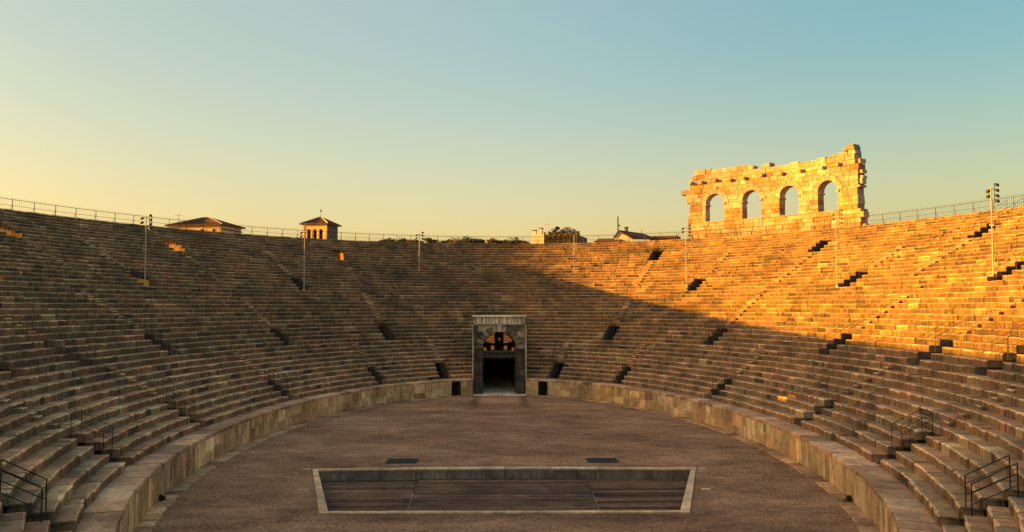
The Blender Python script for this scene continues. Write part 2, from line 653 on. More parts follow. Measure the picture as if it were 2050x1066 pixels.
# inner edge of the rim stones
cx, cy = sum(p[0] for p in PITC) / 4, sum(p[1] for p in PITC) / 4
PIN = [(-11.42, -4.95), (11.50, -5.15), (8.52, -15.35), (-8.76, -15.12)]
flat_with_holes('arena_ground', ell(GA + .05, GB + .05), [[bow(PITC[0], PITC[1], j / 8) for j in range(8)] + PITC[1:]], 0.0, M['sand'])
flat_with_holes('town_ground', [(-4000, -4000), (4000, -4000), (4000, 4000), (-4000, 4000)], [ell(GA + .04, GB + .04)], -.012, M['gutter'])

# kerb of paving slabs between gravel and podium wall
gut = bpy.data.objects.new('paved_kerb', None)
gut['kind'] = 'structure'
link(gut)
rest = MB()
nslab = 0
for a, b in arc_steps(GA, GB, T0, pi - T0, .9, 1.7):
    if abs(pt(GA, GB, (a + b) / 2).x) < 2.9 and sin((a + b) / 2) > 0:
        continue
    g = .006 / dsdt(GA, GB, a)
    v, f = seat_block(GA + U(-.05, .05), GB + U(-.05, .05), 39.2, 19.02, a + g, b - g, -.06, .055 + U(-.006, .006), True)
    if in_view(pt(GA, GB, a)) and nslab < 300:
        mesh_obj('paving_slab', v, f, M['gutter'], gut, [rtone()] * len(f))
        nslab += 1
    else:
        rest.add(v, f)
if rest.v:
    rest.build('paving_slabs', M['gutter'], gut, 'stuff')

# ------------------------------------------------------------------ seating tiers
stand = thing('seating_stand', 'oval bowl of worn brown stone seat tiers rising round the arena floor', 'amphitheatre')
blocks = []
for k in range(1, KTOP + 1):
    A, B, z = ROWS[k]
    A2, B2, _ = ROWS[k + 1]
    if k == KTOP:
        A2, B2 = A + 2.4, B + 2.4
    z0 = ROWS[k - 1][2]
    lo, hi = (.75, 1.9) if k < 30 else (.7, 1.7)
    for ta, tb in spans(k):
        for a, b in arc_steps(A, B, ta, tb, lo, hi):
            tm = (a + b) / 2
            p = pt(A, B, tm, z)
            if not in_view(p):
                continue
            q = project(p)
            n = nrm(A, B, tm)
            view = (Vector((0, -DCAM, HCAM)) - p).normalized()
            face = abs(view.dot(n)) * (z - z0) + abs(view.z) * (Vector((A2, B2, 0)) - Vector((A, B, 0))).length * .7
            inside = -20 < q[0] < 2070 and q[1] < 1086
            size = (b - a) * dsdt(A, B, tm) * face / q[2] ** 2 * (1 if inside else .0)
            blocks.append((size, k, a, b, A, B, A2, B2, z0, z))


def row_tone(k):
    # the lowest tiers get a brighter tone
    low = max(0, min(1, (12 - k) / 6))
    return (R(), min(1, U(.05, .45) + .42 * low), R())


blocks.sort(key=lambda x: -x[0])
rest = MB()
for i, (size, k, a, b, A, B, A2, B2, z0, z) in enumerate(blocks):
    g = U(.004, .011) / dsdt(A, B, a)
    fine = i < 1400
    v, f = seat_block(A, B, A2, B2, a + g, b - g, z0, z, fine)
    if i < 300:
        mesh_obj('stone_block', v, f, M['seat'], stand, [row_tone(k)] * len(f), wear_light=wear_light_of(f))
    else:
        rest.add(v, f, row_tone(k), wear_light_of(f))
rest.build('stone_blocks', M['seat'], stand, 'stuff')

# mortar core just behind the blocks
core = MB()
for k in range(1, KTOP + 1):
    A, B, z = ROWS[k]
    A2, B2, _ = ROWS[k + 1]
    if k == KTOP:
        A2, B2 = A + 2.4, B + 2.4
    z0 = ROWS[k - 1][2]
    for ta, tb in spans(k):
        n = max(2, int((tb - ta) / .03))
        ts = [ta + (tb - ta) * i / n for i in range(n + 1)]
        v = []
        for t in ts:
            nn = nrm(A, B, t) * .07
            v += [pt(A, B, t, z0 - .1) + nn, pt(A, B, t, z - .09) + nn, pt(A2, B2, t, z - .09) + nn]
        f = []
        for i in range(n):
            c = i * 3
            f += [(c, c + 3, c + 4, c + 1), (c + 1, c + 4, c + 5, c + 2)]
        core.add(v, f)
core.build('mortar_core', M['core'], stand)

# back walls of the bowl (outside face) with gaps added in line with the sun for spots at the left exits
bw = MB()
ts = [T0 + (pi - 2 * T0) * i / 200 for i in range(201)]
holes = []
for o in OPENINGS:
    if o['side'] == 'left' and o['kind'] in ('top', 'upper'):
        yy = pt(*ROWS[o['k0'] + 3][:2], o['t']).y
        holes.append((pi - math.asin(min(.999, yy / 72.11)), o))
v, f = [], []
Ao, Bo = 69.91 + 2.2, 53.3 + 2.2
for t in ts:
    v += [pt(Ao, Bo, t, -.5), pt(Ao, Bo, t, 13.0), pt(Ao, Bo, t, 19.8)]
for i in range(200):
    c = i * 3
    f.append((c, c + 1, c + 4, c + 3))
    tm = (ts[i] + ts[i + 1]) / 2
    if not any(abs(tm - t) < .045 for t, o in holes):
        f.append((c + 1, c + 2, c + 5, c + 4))
bw.add(v, f)
bw.build('outer_wall', M['core'], stand)

# exits: dark lined passages let into the tiers
for o in OPENINGS:
    k0, n, t0, hw = o['k0'], o['n'], o['t'], o['hw']
    zf = ROWS[k0][2]
    mb = MB()
    A, B, _ = ROWS[k0 + 1]
    nn = nrm(A, B, t0)
    tv = Vector((-nn.y, nn.x, 0))
    c0 = pt(A, B, t0)
    base = lambda r, s, z: c0 + nn * r + tv * s + Vector((0, 0, z))
    w = hw + .03
    depth_rows = [(pt(*ROWS[k0 + 1 + j][:2], t0) - c0).dot(nn) for j in range(n + 1)]
    rb = depth_rows[-1]
    deep = 4.5 if o['side'] == 'right' or o['kind'] in ('lower', 'middle') else 3.0
    ztop = ROWS[k0 + n][2] - .12
    for s in (-w, w):
        for j in range(n):
            r0, r1 = depth_rows[j] + .05, depth_rows[j + 1] + .05
            zz = ROWS[k0 + 1 + j][2] - .07
            mb.add([base(r0, s, zf - .1), base(r1, s, zf - .1), base(r1, s, zz), base(r0, s, zz)], [(0, 1, 2, 3)])
        if o['side'] == 'left' and o['kind'] == 'top' and s > 0 and o['i'] < 2:
            continue          # side left out so that sun from the added gap lights the passage
        mb.add([base(rb, s, zf - .1), base(rb + deep, s, zf - .1), base(rb + deep, s, ztop), base(rb, s, ztop)], [(0, 1, 2, 3)])
    mb.add([base(rb, -w, ztop), base(rb, w, ztop), base(rb + deep, w, ztop), base(rb + deep, -w, ztop)], [(0, 1, 2, 3)])
    mb.add([base(-.1, -w, zf - .02), base(-.1, w, zf - .02), base(rb + deep, w, zf - .02), base(rb + deep, -w, zf - .02)], [(0, 1, 2, 3)])
    if not (o['side'] == 'left' and o['kind'] in ('top', 'upper')):
        mb.add([base(rb + deep, -w, zf - .1), base(rb + deep, w, zf - .1), base(rb + deep, w, ztop), base(rb + deep, -w, ztop)], [(0, 1, 2, 3)])
    ex = mb.build('exit_passage', M['seat' if o['side'] == 'left' and o['kind'] == 'top' else 'passage'], stand)  # left top linings take paler stone so the sun spot shows brighter
    if o['kind'] == 'top':
        gm = MB()
        nb = 9
        for j in range(nb):
            s = -hw + .04 + (2 * hw - .08) * j / (nb - 1)
            gm.tube([base(rb - .15, s, zf), base(rb - .15, s, ztop - .02)], .014, 4)
        for zz in (.25, .95):
            gm.tube([base(rb - .15, -hw, zf + zz), base(rb - .15, hw, zf + zz)], .02, 4)
        gm.build('iron_grille', M['rust'], ex)

# small step stones set on the treads, in radial flights
nst = 0
for sgn in (0, 1):
    for ts_, ka, kb in ((MIDDLE, 15, 23), (TOP, 26, 35), ([.90, .46], 29, 36), ([1.26, .92, .44, .02, -.335], 5, 9)):
        for t in ts_:
            tc = t if sgn == 0 else pi - t
            for k in range(ka, kb + 1):
                A, B, z = ROWS[k]
                if ts_ is MIDDLE and k > 21 and R() < .5:
                    continue
                if ka in (5, 29) and sgn == 0 and R() < .25:
                    continue
                A1, B1, z1 = ROWS[k + 1]
                if any(c0 < tc < c1 for c0, c1 in cuts(k + 1)):
                    continue
                n = nrm(A1, B1, tc)
                w = .36 / dsdt(A, B, tc)
                hh = (z1 - z) * .5
                dA = .34
                v, f = seat_block(A1 - dA, B1 - dA, A1, B1, tc - w, tc + w, z - .0, z + hh, False)
                if nst < 290 and in_view(pt(A1, B1, tc, z), 40):
                    mesh_obj('step_stone', v, f, M['seat'], stand, [rtone()] * len(f), wear_light=wear_light_of(f))
                    nst += 1

# ------------------------------------------------------------------ podium wall
pod = thing('podium_wall', 'low curved wall of ochre stone slabs with dark runoff stains round the arena floor', 'wall')
PA, PB = ROWS[0][0], ROWS[0][1]
SDOOR = []
for sg in (-1, 1):
    tc = pi / 2 - sg * math.asin(4.92 / PB)
    SDOOR.append(tc)


def wall_slab(a, b, z0, z1):
    fo = U(-.02, .02)
    g = U(.004, .012) / dsdt(PA, PB, a)
    a, b = a + g, b - g
    v = []
    for t in (a, b):
        n = nrm(PA, PB, t)
        p = pt(PA, PB, t) + n * fo
        for (d, z) in ((.02, z0 + .006), (0, z0 + .03), (0, z1 - .03), (.02, z1 - .006), (.4, z1 - .006), (.4, z0 + .006)):
            v.append(tuple(p + n * d + Vector((0, 0, z))))
    f = [(j, (j + 1) % 6, (j + 1) % 6 + 6, j + 6) for j in range(6)] + [(5, 4, 3, 2, 1, 0), (6, 7, 8, 9, 10, 11)]
    return v, f


def pod_spans():
    g = math.asin(GATE_HW / PB)
    d = .58 / dsdt(PA, PB, SDOOR[1])
    tl = sorted(SDOOR)
    return [(T0, tl[0] - d), (tl[0] + d, pi / 2 - g), (pi / 2 + g, tl[1] - d), (tl[1] + d, pi - T0)]


ns = 0
for ta, tb in pod_spans():
    t = ta
    while t < tb - 1e-5:
        far = sin(t) > -.05
        ln = (U(1.0, 2.0) if far else U(.32, 1.05)) / dsdt(PA, PB, t)
        e = tb if tb - (t + ln) < .4 / dsdt(PA, PB, t) else t + ln
        if far and R() < .75:
            m = .055 + U(.55, .95)
            parts = [(.055, m), (m, 1.66)]
            if R() < .5:
                mm = (t + e) / 2
                pieces = [(t, e, *parts[0]), (t, mm, *parts[1]), (mm, e, *parts[1])]
            else:
                pieces = [(t, e, *p) for p in parts]
        else:
            pieces = [(t, e, .055, 1.66)]
        for a, b, z0, z1 in pieces:
            v, f = wall_slab(a, b, z0, z1)
            tone = rtone()
            if in_view(pt(PA, PB, a), 100) and ns < 300:
                mesh_obj('wall_slab', v, f, M['podium'], pod, [tone] * len(f))
                ns += 1
        t = e
# plinth course and core of the wall
cm = MB()
for ta, tb in pod_spans():
    n = max(2, int((tb - ta) / .03))
    v, f = [], []
    for i in range(n + 1):
        t = ta + (tb - ta) * i / n
        nn = nrm(PA, PB, t)
        v += [pt(PA, PB, t, 0) + nn * .06, pt(PA, PB, t, 1.72) + nn * .06, pt(PA, PB, t, 1.72) + nn * 1.5]
    for i in range(n):
        c = i * 3
        f += [(c, c + 3, c + 4, c + 1), (c + 1, c + 4, c + 5, c + 2)]
    cm.add(v, f)
cm.build('mortar_core', M['core'], pod)
# coping slabs: overhanging top, also the first walkway
A1, B1, _ = ROWS[1]
for ta, tb in [(T0, pi / 2 - math.asin(GATE_HW / PB)), (pi / 2 + math.asin(GATE_HW / PB), pi - T0)]:
    for a, b in arc_steps(PA, PB, ta, tb, 1.1, 2.2):
        g = .006 / dsdt(PA, PB, a)
        v, f = seat_block(PA - .06, PB - .06, A1, B1, a + g, b - g, 1.675, 1.863 + U(-.012, .012), True)
        if in_view(pt(PA, PB, a), 200):
            mesh_obj('coping_slab', v, f, M['coping'], pod, [rtone()] * len(f))
# service doors either side of the gate
for tc in SDOOR:
    n = nrm(PA, PB, tc)
    tv = Vector((-n.y, n.x, 0))
    c0 = pt(PA, PB, tc)
    P_ = lambda r, s, z: c0 + n * r + tv * s + Vector((0, 0, z))
    mb = MB()
    for s in (-.585, .585):
        mb.add([P_(.0, s, 0), P_(1.3, s, 0), P_(1.3, s, 1.67), P_(0, s, 1.67)], [(0, 1, 2, 3)])
    mb.add([P_(0, -.58, 1.665), P_(0, .58, 1.665), P_(1.3, .58, 1.665), P_(1.3, -.58, 1.665)], [(0, 1, 2, 3)])
    mb.add([P_(-.1, -.58, .02), P_(-.1, .58, .02), P_(1.3, .58, .02), P_(1.3, -.58, .02)], [(0, 1, 2, 3)])
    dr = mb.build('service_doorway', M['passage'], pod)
    lf = MB()
    for j in range(5):
        s = -.56 + j * .225
        lf.add([P_(.9, s, .03), P_(.9, s + .21, .03), P_(.9, s + .21, 1.62), P_(.9, s, 1.62), P_(.96, s, .03), P_(.96, s + .21, .03), P_(.96, s + .21, 1.62), P_(.96, s, 1.62)],
               [(0, 1, 2, 3), (4, 7, 6, 5), (0, 4, 5, 1), (1, 5, 6, 2), (2, 6, 7, 3), (3, 7, 4, 0)])
    lf.build('door_leaf', M['wood'], dr)

# ------------------------------------------------------------------ arched gate
GY = 39.05
gate = thing('arched_gate', 'tall dark stone gateway with voussoir arch and pale cornice at far end of arena', 'gate', None, (0, GY, 0))


def gpiece(name, x0, x1, y0, y1, z0, z1, mat, c=.03, parent=gate, tone=None):
    return MB().cbox(x0, x1, y0, y1, z0, z1, c, tone).build(name, mat, parent)


ZS, RI, RO = 5.28, 1.95, 2.68
for sg in (-1, 1):
    # jamb piers in courses
    z = 0.04
    hs = [1.35, .8, .75, .8, .75, .75]
    for i, h in enumerate(hs):
        z1 = min(z + h, ZS)
        xa, xb = (1.95, 2.93) if i else (1.88, 2.96)
        x0, x1 = sorted((sg * xa, sg * xb))
        gpiece('pier_block', x0, x1, 0 - (.06 if i == 0 else 0) + U(-.015, .015), 1.1, z + .008, z1 - .008, M['gate'], .025, gate, (U(0, .38), R(), 1))
        z = z1
    # impost and outer pilaster strip
    x0, x1 = sorted((sg * 1.84, sg * 2.97))
    gpiece('impost', x0, x1, -.10, 1.1, ZS, ZS + .26, M['gate'], .03)
    x0, x1 = sorted((sg * 2.99, sg * 3.12))
    gpiece('pale_edge_strip', x0, x1, -.14, .9, .03, 8.0, M['trim'], .02)
# voussoirs
NV = 13
for i in range(NV):
    a0, a1 = pi * i / NV + .016, pi * (i + 1) / NV - .016
    if a0 < .14 and False:
        continue
    ro = RO + U(-.04, .05) + (.12 if i == NV // 2 else 0)
    yf = -.10 - (.06 if i == NV // 2 else 0) + U(-.02, .02)
    zc = ZS + .0
    v = []
    for y, s in ((yf, .025), (yf + .03, 0), (1.1, 0)):
        for r, a in ((RI + s, a0 + s / 3), (ro - s, a0 + s / 3), (ro - s, a1 - s / 3), (RI + s, a1 - s / 3)):
            v.append((r * cos(a), y, zc + r * sin(a)))
    f = [(3, 2, 1, 0)]
    for L in (0, 4):
        for j in range(4):
            f.append((L + j, L + (j + 1) % 4, L + 4 + (j + 1) % 4, L + 4 + j))
    f.append((8, 9, 10, 11))
    g0 = .95 if i == NV // 2 else (.62 + .25 * R() if i % 2 else .42 + .3 * R())
    mesh_obj('voussoir', v, f, M['gate'], gate, [(g0, R(), R() * .5)] * len(f))
# spandrel stones round the arch, cut course by course
zc = [ZS + .26, 5.95, 6.6, 7.25, 7.95]
for a, b in zip(zc, zc[1:]):
    for sg in (-1, 1):
        ex = lambda z: sqrt(max(RO + .06, 0) ** 2 - (z - ZS) ** 2) if z - ZS < RO + .06 else 0
        xi0, xi1 = ex(a), ex(b)
        xm = 2.97
        edges = [(xi0, xi1)]
        w = xm - max(xi0, xi1)
        if xm - xi1 > 1.3:
            edges.append((max(xi0, xi1) + .2 + (xm - xi0) * .3,) * 2)
        edges.append((xm, xm))
        for (p0, p1), (q0, q1) in zip(edges, edges[1:]):
            v = []
            yf = U(-.012, .012)
            for y in (yf, .9):
                v += [(sg * (p0 + .006), y, a + .005), (sg * (q0 - .006), y, a + .005), (sg * (q1 - .006), y, b - .005), (sg * (p1 + .006), y, b - .005)]
            f = [(0, 1, 2, 3), (7, 6, 5, 4), (0, 4, 5, 1), (1, 5, 6, 2), (2, 6, 7, 3), (3, 7, 4, 0)]
            mesh_obj('spandrel_stone', v, f, M['gate'], gate, [rtone()] * 6)
gpiece('string_course', -3.0, 3.0, -.12, .9, 7.96, 8.12, M['gate'], .03)
x = -2.96
while x < 2.9:
    w = min(U(.7, 1.3), 2.96 - x)
    gpiece('frieze_block', x + .006, x + w - .006, U(-.02, .01), .9, 8.13, 8.93, M['trim'], .02, gate, (U(.4, 1), U(.5, 1), 1))
    x += w
gpiece('cornice', -3.14, 3.14, -.28, 1.0, 8.94, 9.13, M['trim'], .04, gate, (1, 1, 0))
MB().box(-3.0, 3.0, .05, 3.2, 8.95, 9.08).build('gate_roof', M['gate'], gate)
# passage behind the arch
ps = MB()
L = 24.0
ps.add([(-1.93, .9, 0), (-1.93, L, 0), (-1.93, L, ZS), (-1.93, .9, ZS)], [(0, 1, 2, 3)])
ps.add([(1.93, .9, 0), (1.93, L, 0), (1.93, L, ZS), (1.93, .9, ZS)], [(0, 1, 2, 3)])
v, f = [], []
for i in range(13):
    a = pi * i / 12
    v += [(1.94 * cos(a), .9, ZS + 1.94 * sin(a)), (1.94 * cos(a), L, ZS + 1.94 * sin(a))]
for i in range(12):
    f.append((2 * i, 2 * i + 1, 2 * i + 3, 2 * i + 2))
ps.add(v, f)
ps.build('barrel_vault', M['gate'], gate)
# side walls that close the cut through the tiers
sw = MB()
for sg in (-1, 1):
    v, f = [], []
    for k in range(0, GATE_TOPROW + 1):
        A, B, z = ROWS[k]
        yy = A * sqrt(max(0, 1 - (3.0 / B) ** 2)) - GY + .05
        yn = ROWS[k + 1][0] - GY + .05
        sw.add([(sg * 3.0, yy, 0), (sg * 3.0, yn, 0), (sg * 3.0, yn, z - .08), (sg * 3.0, yy, z - .08)], [(0, 1, 2, 3)])
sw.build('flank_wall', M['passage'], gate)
MB().box(-3.05, 3.05, -.9, L, -.03, .075, (1, 1, 0)).build('threshold_paving', M['trim'], gate)
MB().box(-1.4, 1.4, -.93, -.72, .076, .14, (1, 1, 0)).build('threshold_stone', M['trim'], gate)
# inner wall with glowing lunette panes
fw = MB()
YW = 9.0
fw.box(-1.93, 1.93, YW + .12, YW + .3, 4.35, 7.2)
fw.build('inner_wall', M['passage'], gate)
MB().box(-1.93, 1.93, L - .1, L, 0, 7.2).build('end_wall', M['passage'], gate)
for (x0, x1, z0, z1, arc) in ((-1.72, -.60, 5.52, 6.75, 1), (.60, 1.72, 5.52, 6.75, 1), (-1.05, -.62, 4.72, 5.22, 0), (.62, 1.05, 4.72, 5.22, 0), (-1.88, -1.62, 4.6, 5.0, 0), (1.62, 1.88, 4.6, 5.0, 0)):
    if arc:
        sg = -1 if x0 < 0 else 1
        pts = [(sg * .60, z0)]
        for i in range(7):
            xx = 1.72 - (1.72 - .60) * i / 6
            pts.append((sg * xx, z0 + max(.05, sqrt(max(0, 1.9 ** 2 - xx * xx)) - .55)))
        v = [(x, YW, z) for x, z in pts] + [(x, YW + .05, z) for x, z in pts]
        m = len(pts)
        f = [tuple(range(m)), tuple(range(2 * m - 1, m - 1, -1))] + [(i, (i + 1) % m, (i + 1) % m + m, i + m) for i in range(m)]
        mesh_obj('glow_pane', v, f, M['glow'], gate)
    else:
        MB().box(x0, x1, YW, YW + .05, z0, z1).build('glow_pane', M['glow'], gate)
ib = MB()
for i in range(15):
    x = -1.75 + i * .25
    ib.tube([(x, YW - .12, 4.4), (x, YW - .12, 7.0)], .026, 4)
for z in (4.45, 5.3, 5.45, 5.85, 6.2, 6.5):
    ib.tube([(-1.9, YW - .12, z), (1.9, YW - .12, z)], .03, 4)
ib.build('window_grille', M['iron'], gate)
# raised portcullis with spiked bars, gate leaves folded back against the passage walls, lantern
pc = MB()
for i in range(17):
    x = -1.84 + i * .23
    pc.tube([(x, 1.5, 4.98), (x, 1.5, 4.22), (x, 1.5, 4.02)], .035, 5, None, .012)
for z in (4.35, 4.95):
    pc.tube([(-1.93, 1.5, z), (1.93, 1.5, z)], .035, 5)
pc.build('portcullis', M['steel'], gate)
for sg in (-1, 1):
    il = MB()
    for i in range(10):
        y = 2.3 + i * .19
        il.tube([(sg * 1.86, y, .12), (sg * 1.86, y, 3.6 + .12 * (i % 2))], .022, 5)
    for z in (.3, 1.9, 3.4):
        il.tube([(sg * 1.86, 2.25, z), (sg * 1.86, 4.1, z)], .03, 5)
    il.build('iron_gate_leaf', M['iron'], gate)
lt = MB()
lt.tube([(0, 1.6, 7.1), (0, 1.6, 6.75)], .02, 5)
lt.tube([(0, 1.6, 6.75), (0, 1.6, 6.6), (0, 1.6, 6.05), (0, 1.6, 5.9)], .30, 6)
lt.build('lantern', M['iron'], gate)
MB().box(-.16, .16, 1.26, 1.29, 6.2, 6.5).build('lantern_pane', M['glass'], gate)

# ------------------------------------------------------------------ pit in the arena floor
pit = thing('sunken_pit', 'shallow trapezoid pit in the sand with pale stone rim and dark boarded floor', 'pit')
for i in range(4):
    o0, o1, i0, i1 = PITC[i], PITC[(i + 1) % 4], PIN[i], PIN[(i + 1) % 4]
    nseg = (8, 4, 6, 4)[i]
    lerp = bow if i == 0 else (lambda p, q, s: (p[0] + (q[0] - p[0]) * s, p[1] + (q[1] - p[1]) * s))
    for j in range(nseg):
        s0, s1 = j / nseg, (j + 1) / nseg
        e = .0006
        quad = [lerp(o0, o1, s0 + e), lerp(o0, o1, s1 - e), lerp(i0, i1, s1 - e), lerp(i0, i1, s0 + e)]
        zt = .065 + U(-.006, .006)
        bv = .02
        qc = (sum(q[0] for q in quad) / 4, sum(q[1] for q in quad) / 4)
        v = [(x, y, -.03) for x, y in quad] + [(x, y, zt - bv) for x, y in quad]
        for x, y in quad:
            d = Vector((qc[0] - x, qc[1] - y))
            d = d.normalized() * bv * 1.4
            v.append((x + d.x, y + d.y, zt))
        f = [(3, 2, 1, 0)]
        for L_ in (0, 4):
            for q in range(4):
                f.append((L_ + q, L_ + (q + 1) % 4, L_ + 4 + (q + 1) % 4, L_ + 4 + q))
        f.append((8, 9, 10, 11))
        mesh_obj('rim_stone', v, f, M['pitrim'], pit, [rtone()] * len(f))
ZP = -.60
# lining panels of the pit
for i in range(4):
    i0, i1 = PIN[i], PIN[(i + 1) % 4]
    lerp = bow if i == 0 else (lambda p, q, s: (p[0] + (q[0] - p[0]) * s, p[1] + (q[1] - p[1]) * s))
    nseg = (5, 3, 4, 3)[i]
    if i == 0:
        cutsx = [0, .26, .36, .5, .64, .745, 1]
    else:
        cutsx = [j / nseg for j in range(nseg + 1)]
    for s0, s1 in zip(cutsx, cutsx[1:]):
        p, q = lerp(i0, i1, s0 + .001), lerp(i0, i1, s1 - .001)
        d = Vector((q[0] - p[0], q[1] - p[1], 0)).normalized()
        nn = Vector((-d.y, d.x, 0))
        if nn.dot(Vector((p[0] - cx, p[1] - cy, 0))) < 0:
            nn = -nn
        off = U(.03, .07)
        v = []
        for dd in (off, off + .12):
            for (x, y), z in ((p, ZP - .05), (q, ZP - .05), (q, -.035), (p, -.035)):
                v.append((x + nn.x * dd, y + nn.y * dd, z))
        f = [(0, 1, 2, 3), (7, 6, 5, 4), (0, 4, 5, 1), (1, 5, 6, 2), (2, 6, 7, 3), (3, 7, 4, 0)]
        mesh_obj('lining_panel', v, f, M['concrete'], pit, [rtone()] * 6)
# boards on the pit floor
yy = -15.6
xl = lambda y: -8.76 + (y + 15.12) / (15.12 - 4.95) * (-11.42 + 8.76) - .1
xr = lambda y: 8.52 + (y + 15.35) / (15.35 - 5.15) * (11.50 - 8.52) + .1
while yy < -4.6:
    w = U(.42, .62)
    divs = [xl(yy), -5.25 + (-yy - 8.6) * .03, 5.0 - (-yy - 8.6) * .03, xr(yy)]
    for a, b in zip(divs, divs[1:]):
        MB().cbox(a + .02, b - .02, yy + .02, yy + w - .02, ZP - .06, ZP + U(-.02, .02), .012).build('floor_board', M['plank'], pit)
    yy += w
MB().box(-11.6, 11.6, -16, -4.0, ZP - .2, ZP - .07).build('pit_bed', M['core'], pit)
for s, x0, x1 in ((-1, -5.27, -5.23), (1, 4.98, 5.02)):
    MB().add([(x0, -8.6, ZP + .012), (x1, -8.6, ZP + .012), (x1 - s * .18, -14.9, ZP + .012), (x0 - s * .18, -14.9, ZP + .012),
              (x0, -8.6, ZP + .04), (x1, -8.6, ZP + .04), (x1 - s * .18, -14.9, ZP + .04), (x0 - s * .18, -14.9, ZP + .04)],
             [(3, 2, 1, 0), (4, 5, 6, 7), (0, 1, 5, 4), (1, 2, 6, 5), (2, 3, 7, 6), (3, 0, 4, 7)], (.9, .9, .1)).build('floor_batten', M['concrete'], pit)

# loose pebbles lying on the sand
pb = MB()
rp = random.Random(5)
n = 0
while n < 5200:
    t, q = rp.uniform(0, 2 * pi), sqrt(rp.random())
    x, y = GB * cos(t) * q * .985, GA * sin(t) * q * .985
    if y < -28 or (-16.2 < y < -3.9 and abs(x) < 12.4):
        continue
    r = rp.uniform(.012, .035) * (1.6 if rp.random() < .06 else 1)
    a0 = rp.uniform(0, 6)
    v = [(x + r * cos(a0 + k * 1.57) * rp.uniform(.7, 1.3), y + r * sin(a0 + k * 1.57) * rp.uniform(.7, 1.3), 0.0) for k in range(4)]
    v += [(x + (q_[0] - x) * .5, y + (q_[1] - y) * .5, r * .9) for q_ in v]
    pb.add(v, [(4, 5, 6, 7), (0, 1, 5, 4), (1, 2, 6, 5), (2, 3, 7, 6), (3, 0, 4, 7)], (rp.random(), rp.random(), 0))
    n += 1
pb.build('pebbles', M['gutter'], None, 'stuff')

for x, lab in ((-6.62, 'dark iron floor grate in the sand behind left end of the pit'), (6.45, 'dark iron floor grate in the sand behind right end of the pit')):
    g = thing('floor_grate', lab, 'grate', 'floor grates behind the pit', (x, -1.85, 0))
    fr = MB()
    fr.box(-1.0, 1.0, -.72, -.66, .003, .045).box(-1.0, 1.0, .66, .72, .003, .045).box(-1.0, -.94, -.66, .66, .003, .045).box(.94, 1.0, -.66, .66, .003, .045)
    fr.build('grate_frame', M['iron'], g)
    for i in range(22):
        xx = -.90 + i * 1.80 / 21
        MB().box(xx - .022, xx + .022, -.655, .655, .012, .038).build('grate_bar', M['iron'], g)
    MB().box(-.93, .93, -.65, .65, .003, .008).build('grate_tray', M['dark'], g)
for x, y, lab in ((-12.25, -4.5, 'small pale slab in the sand at far left corner of the pit'), (12.35, -4.8, 'small pale slab in the sand at far right corner of the pit'),
                  (-11.1, -10.3, 'small pale slab in the sand beside left side of the pit'), (11.05, -10.5, 'small pale slab in the sand beside right side of the pit')):
    s = MB().cbox(-.25, .25, -.10, .10, -.03, .05, .012).build('edge_slab', M['pitrim'])
    s.location = (x, y, 0)
    s['label'], s['category'], s['group'] = lab, 'stone slab', 'small slabs beside the pit'

# ------------------------------------------------------------------ ruined arcade on the rim
WA, WB = 69.91 + 3.0, 53.3 + 3.0
wing = thing('ruined_arcade_wall', 'tall sunlit ruined wall with four open arches standing above the stone tiers', 'ruin')
WT = [.60 + i * .002 for i in range(260)]
WS = [0]
for a, b in zip(WT, WT[1:]):
    WS.append(WS[-1] + (pt(WA, WB, a) - pt(WA, WB, b)).length)


def wpt(s, d, z):
    """point of the arcade: s metres along from its right end, d behind its front, height z"""
    if s < 0:
        t = WT[0] + s / dsdt(WA, WB, WT[0])
    else:
        import bisect
        i = min(max(bisect.bisect(WS, s) - 1, 0), len(WS) - 2)
        t = WT[i] + (WT[i + 1] - WT[i]) * (s - WS[i]) / (WS[i + 1] - WS[i])
    return pt(WA, WB, t, z) + nrm(WA, WB, t) * d


def wprism(poly, d0, d1, bev=.03, tone=None, name='stone_block'):
    """polygon in (s, z) made into a thick stone with worn front and back arrises"""
    c = (sum(p[0] for p in poly) / len(poly), sum(p[1] for p in poly) / len(poly))
    m = len(poly)
    ins = []
    for s, z in poly:
        d = Vector((c[0] - s, c[1] - z))
        d = d.normalized() * bev * 1.3
        ins.append((s + d.x, z + d.y))
    v = [tuple(wpt(s, d0, z)) for s, z in ins] + [tuple(wpt(s, d0 + bev, z)) for s, z in poly] + [tuple(wpt(s, d1 - bev, z)) for s, z in poly] + [tuple(wpt(s, d1, z)) for s, z in ins]
    f = [tuple(range(m)), tuple(range(4 * m - 1, 3 * m - 1, -1))]
    for L_ in (0, m, 2 * m):
        for j in range(m):
            f.append((L_ + j, L_ + (j + 1) % m, L_ + m + (j + 1) % m, L_ + m + j))
    return mesh_obj(name, v, f, M['wing'], wing, [tone or rtone()] * len(f))


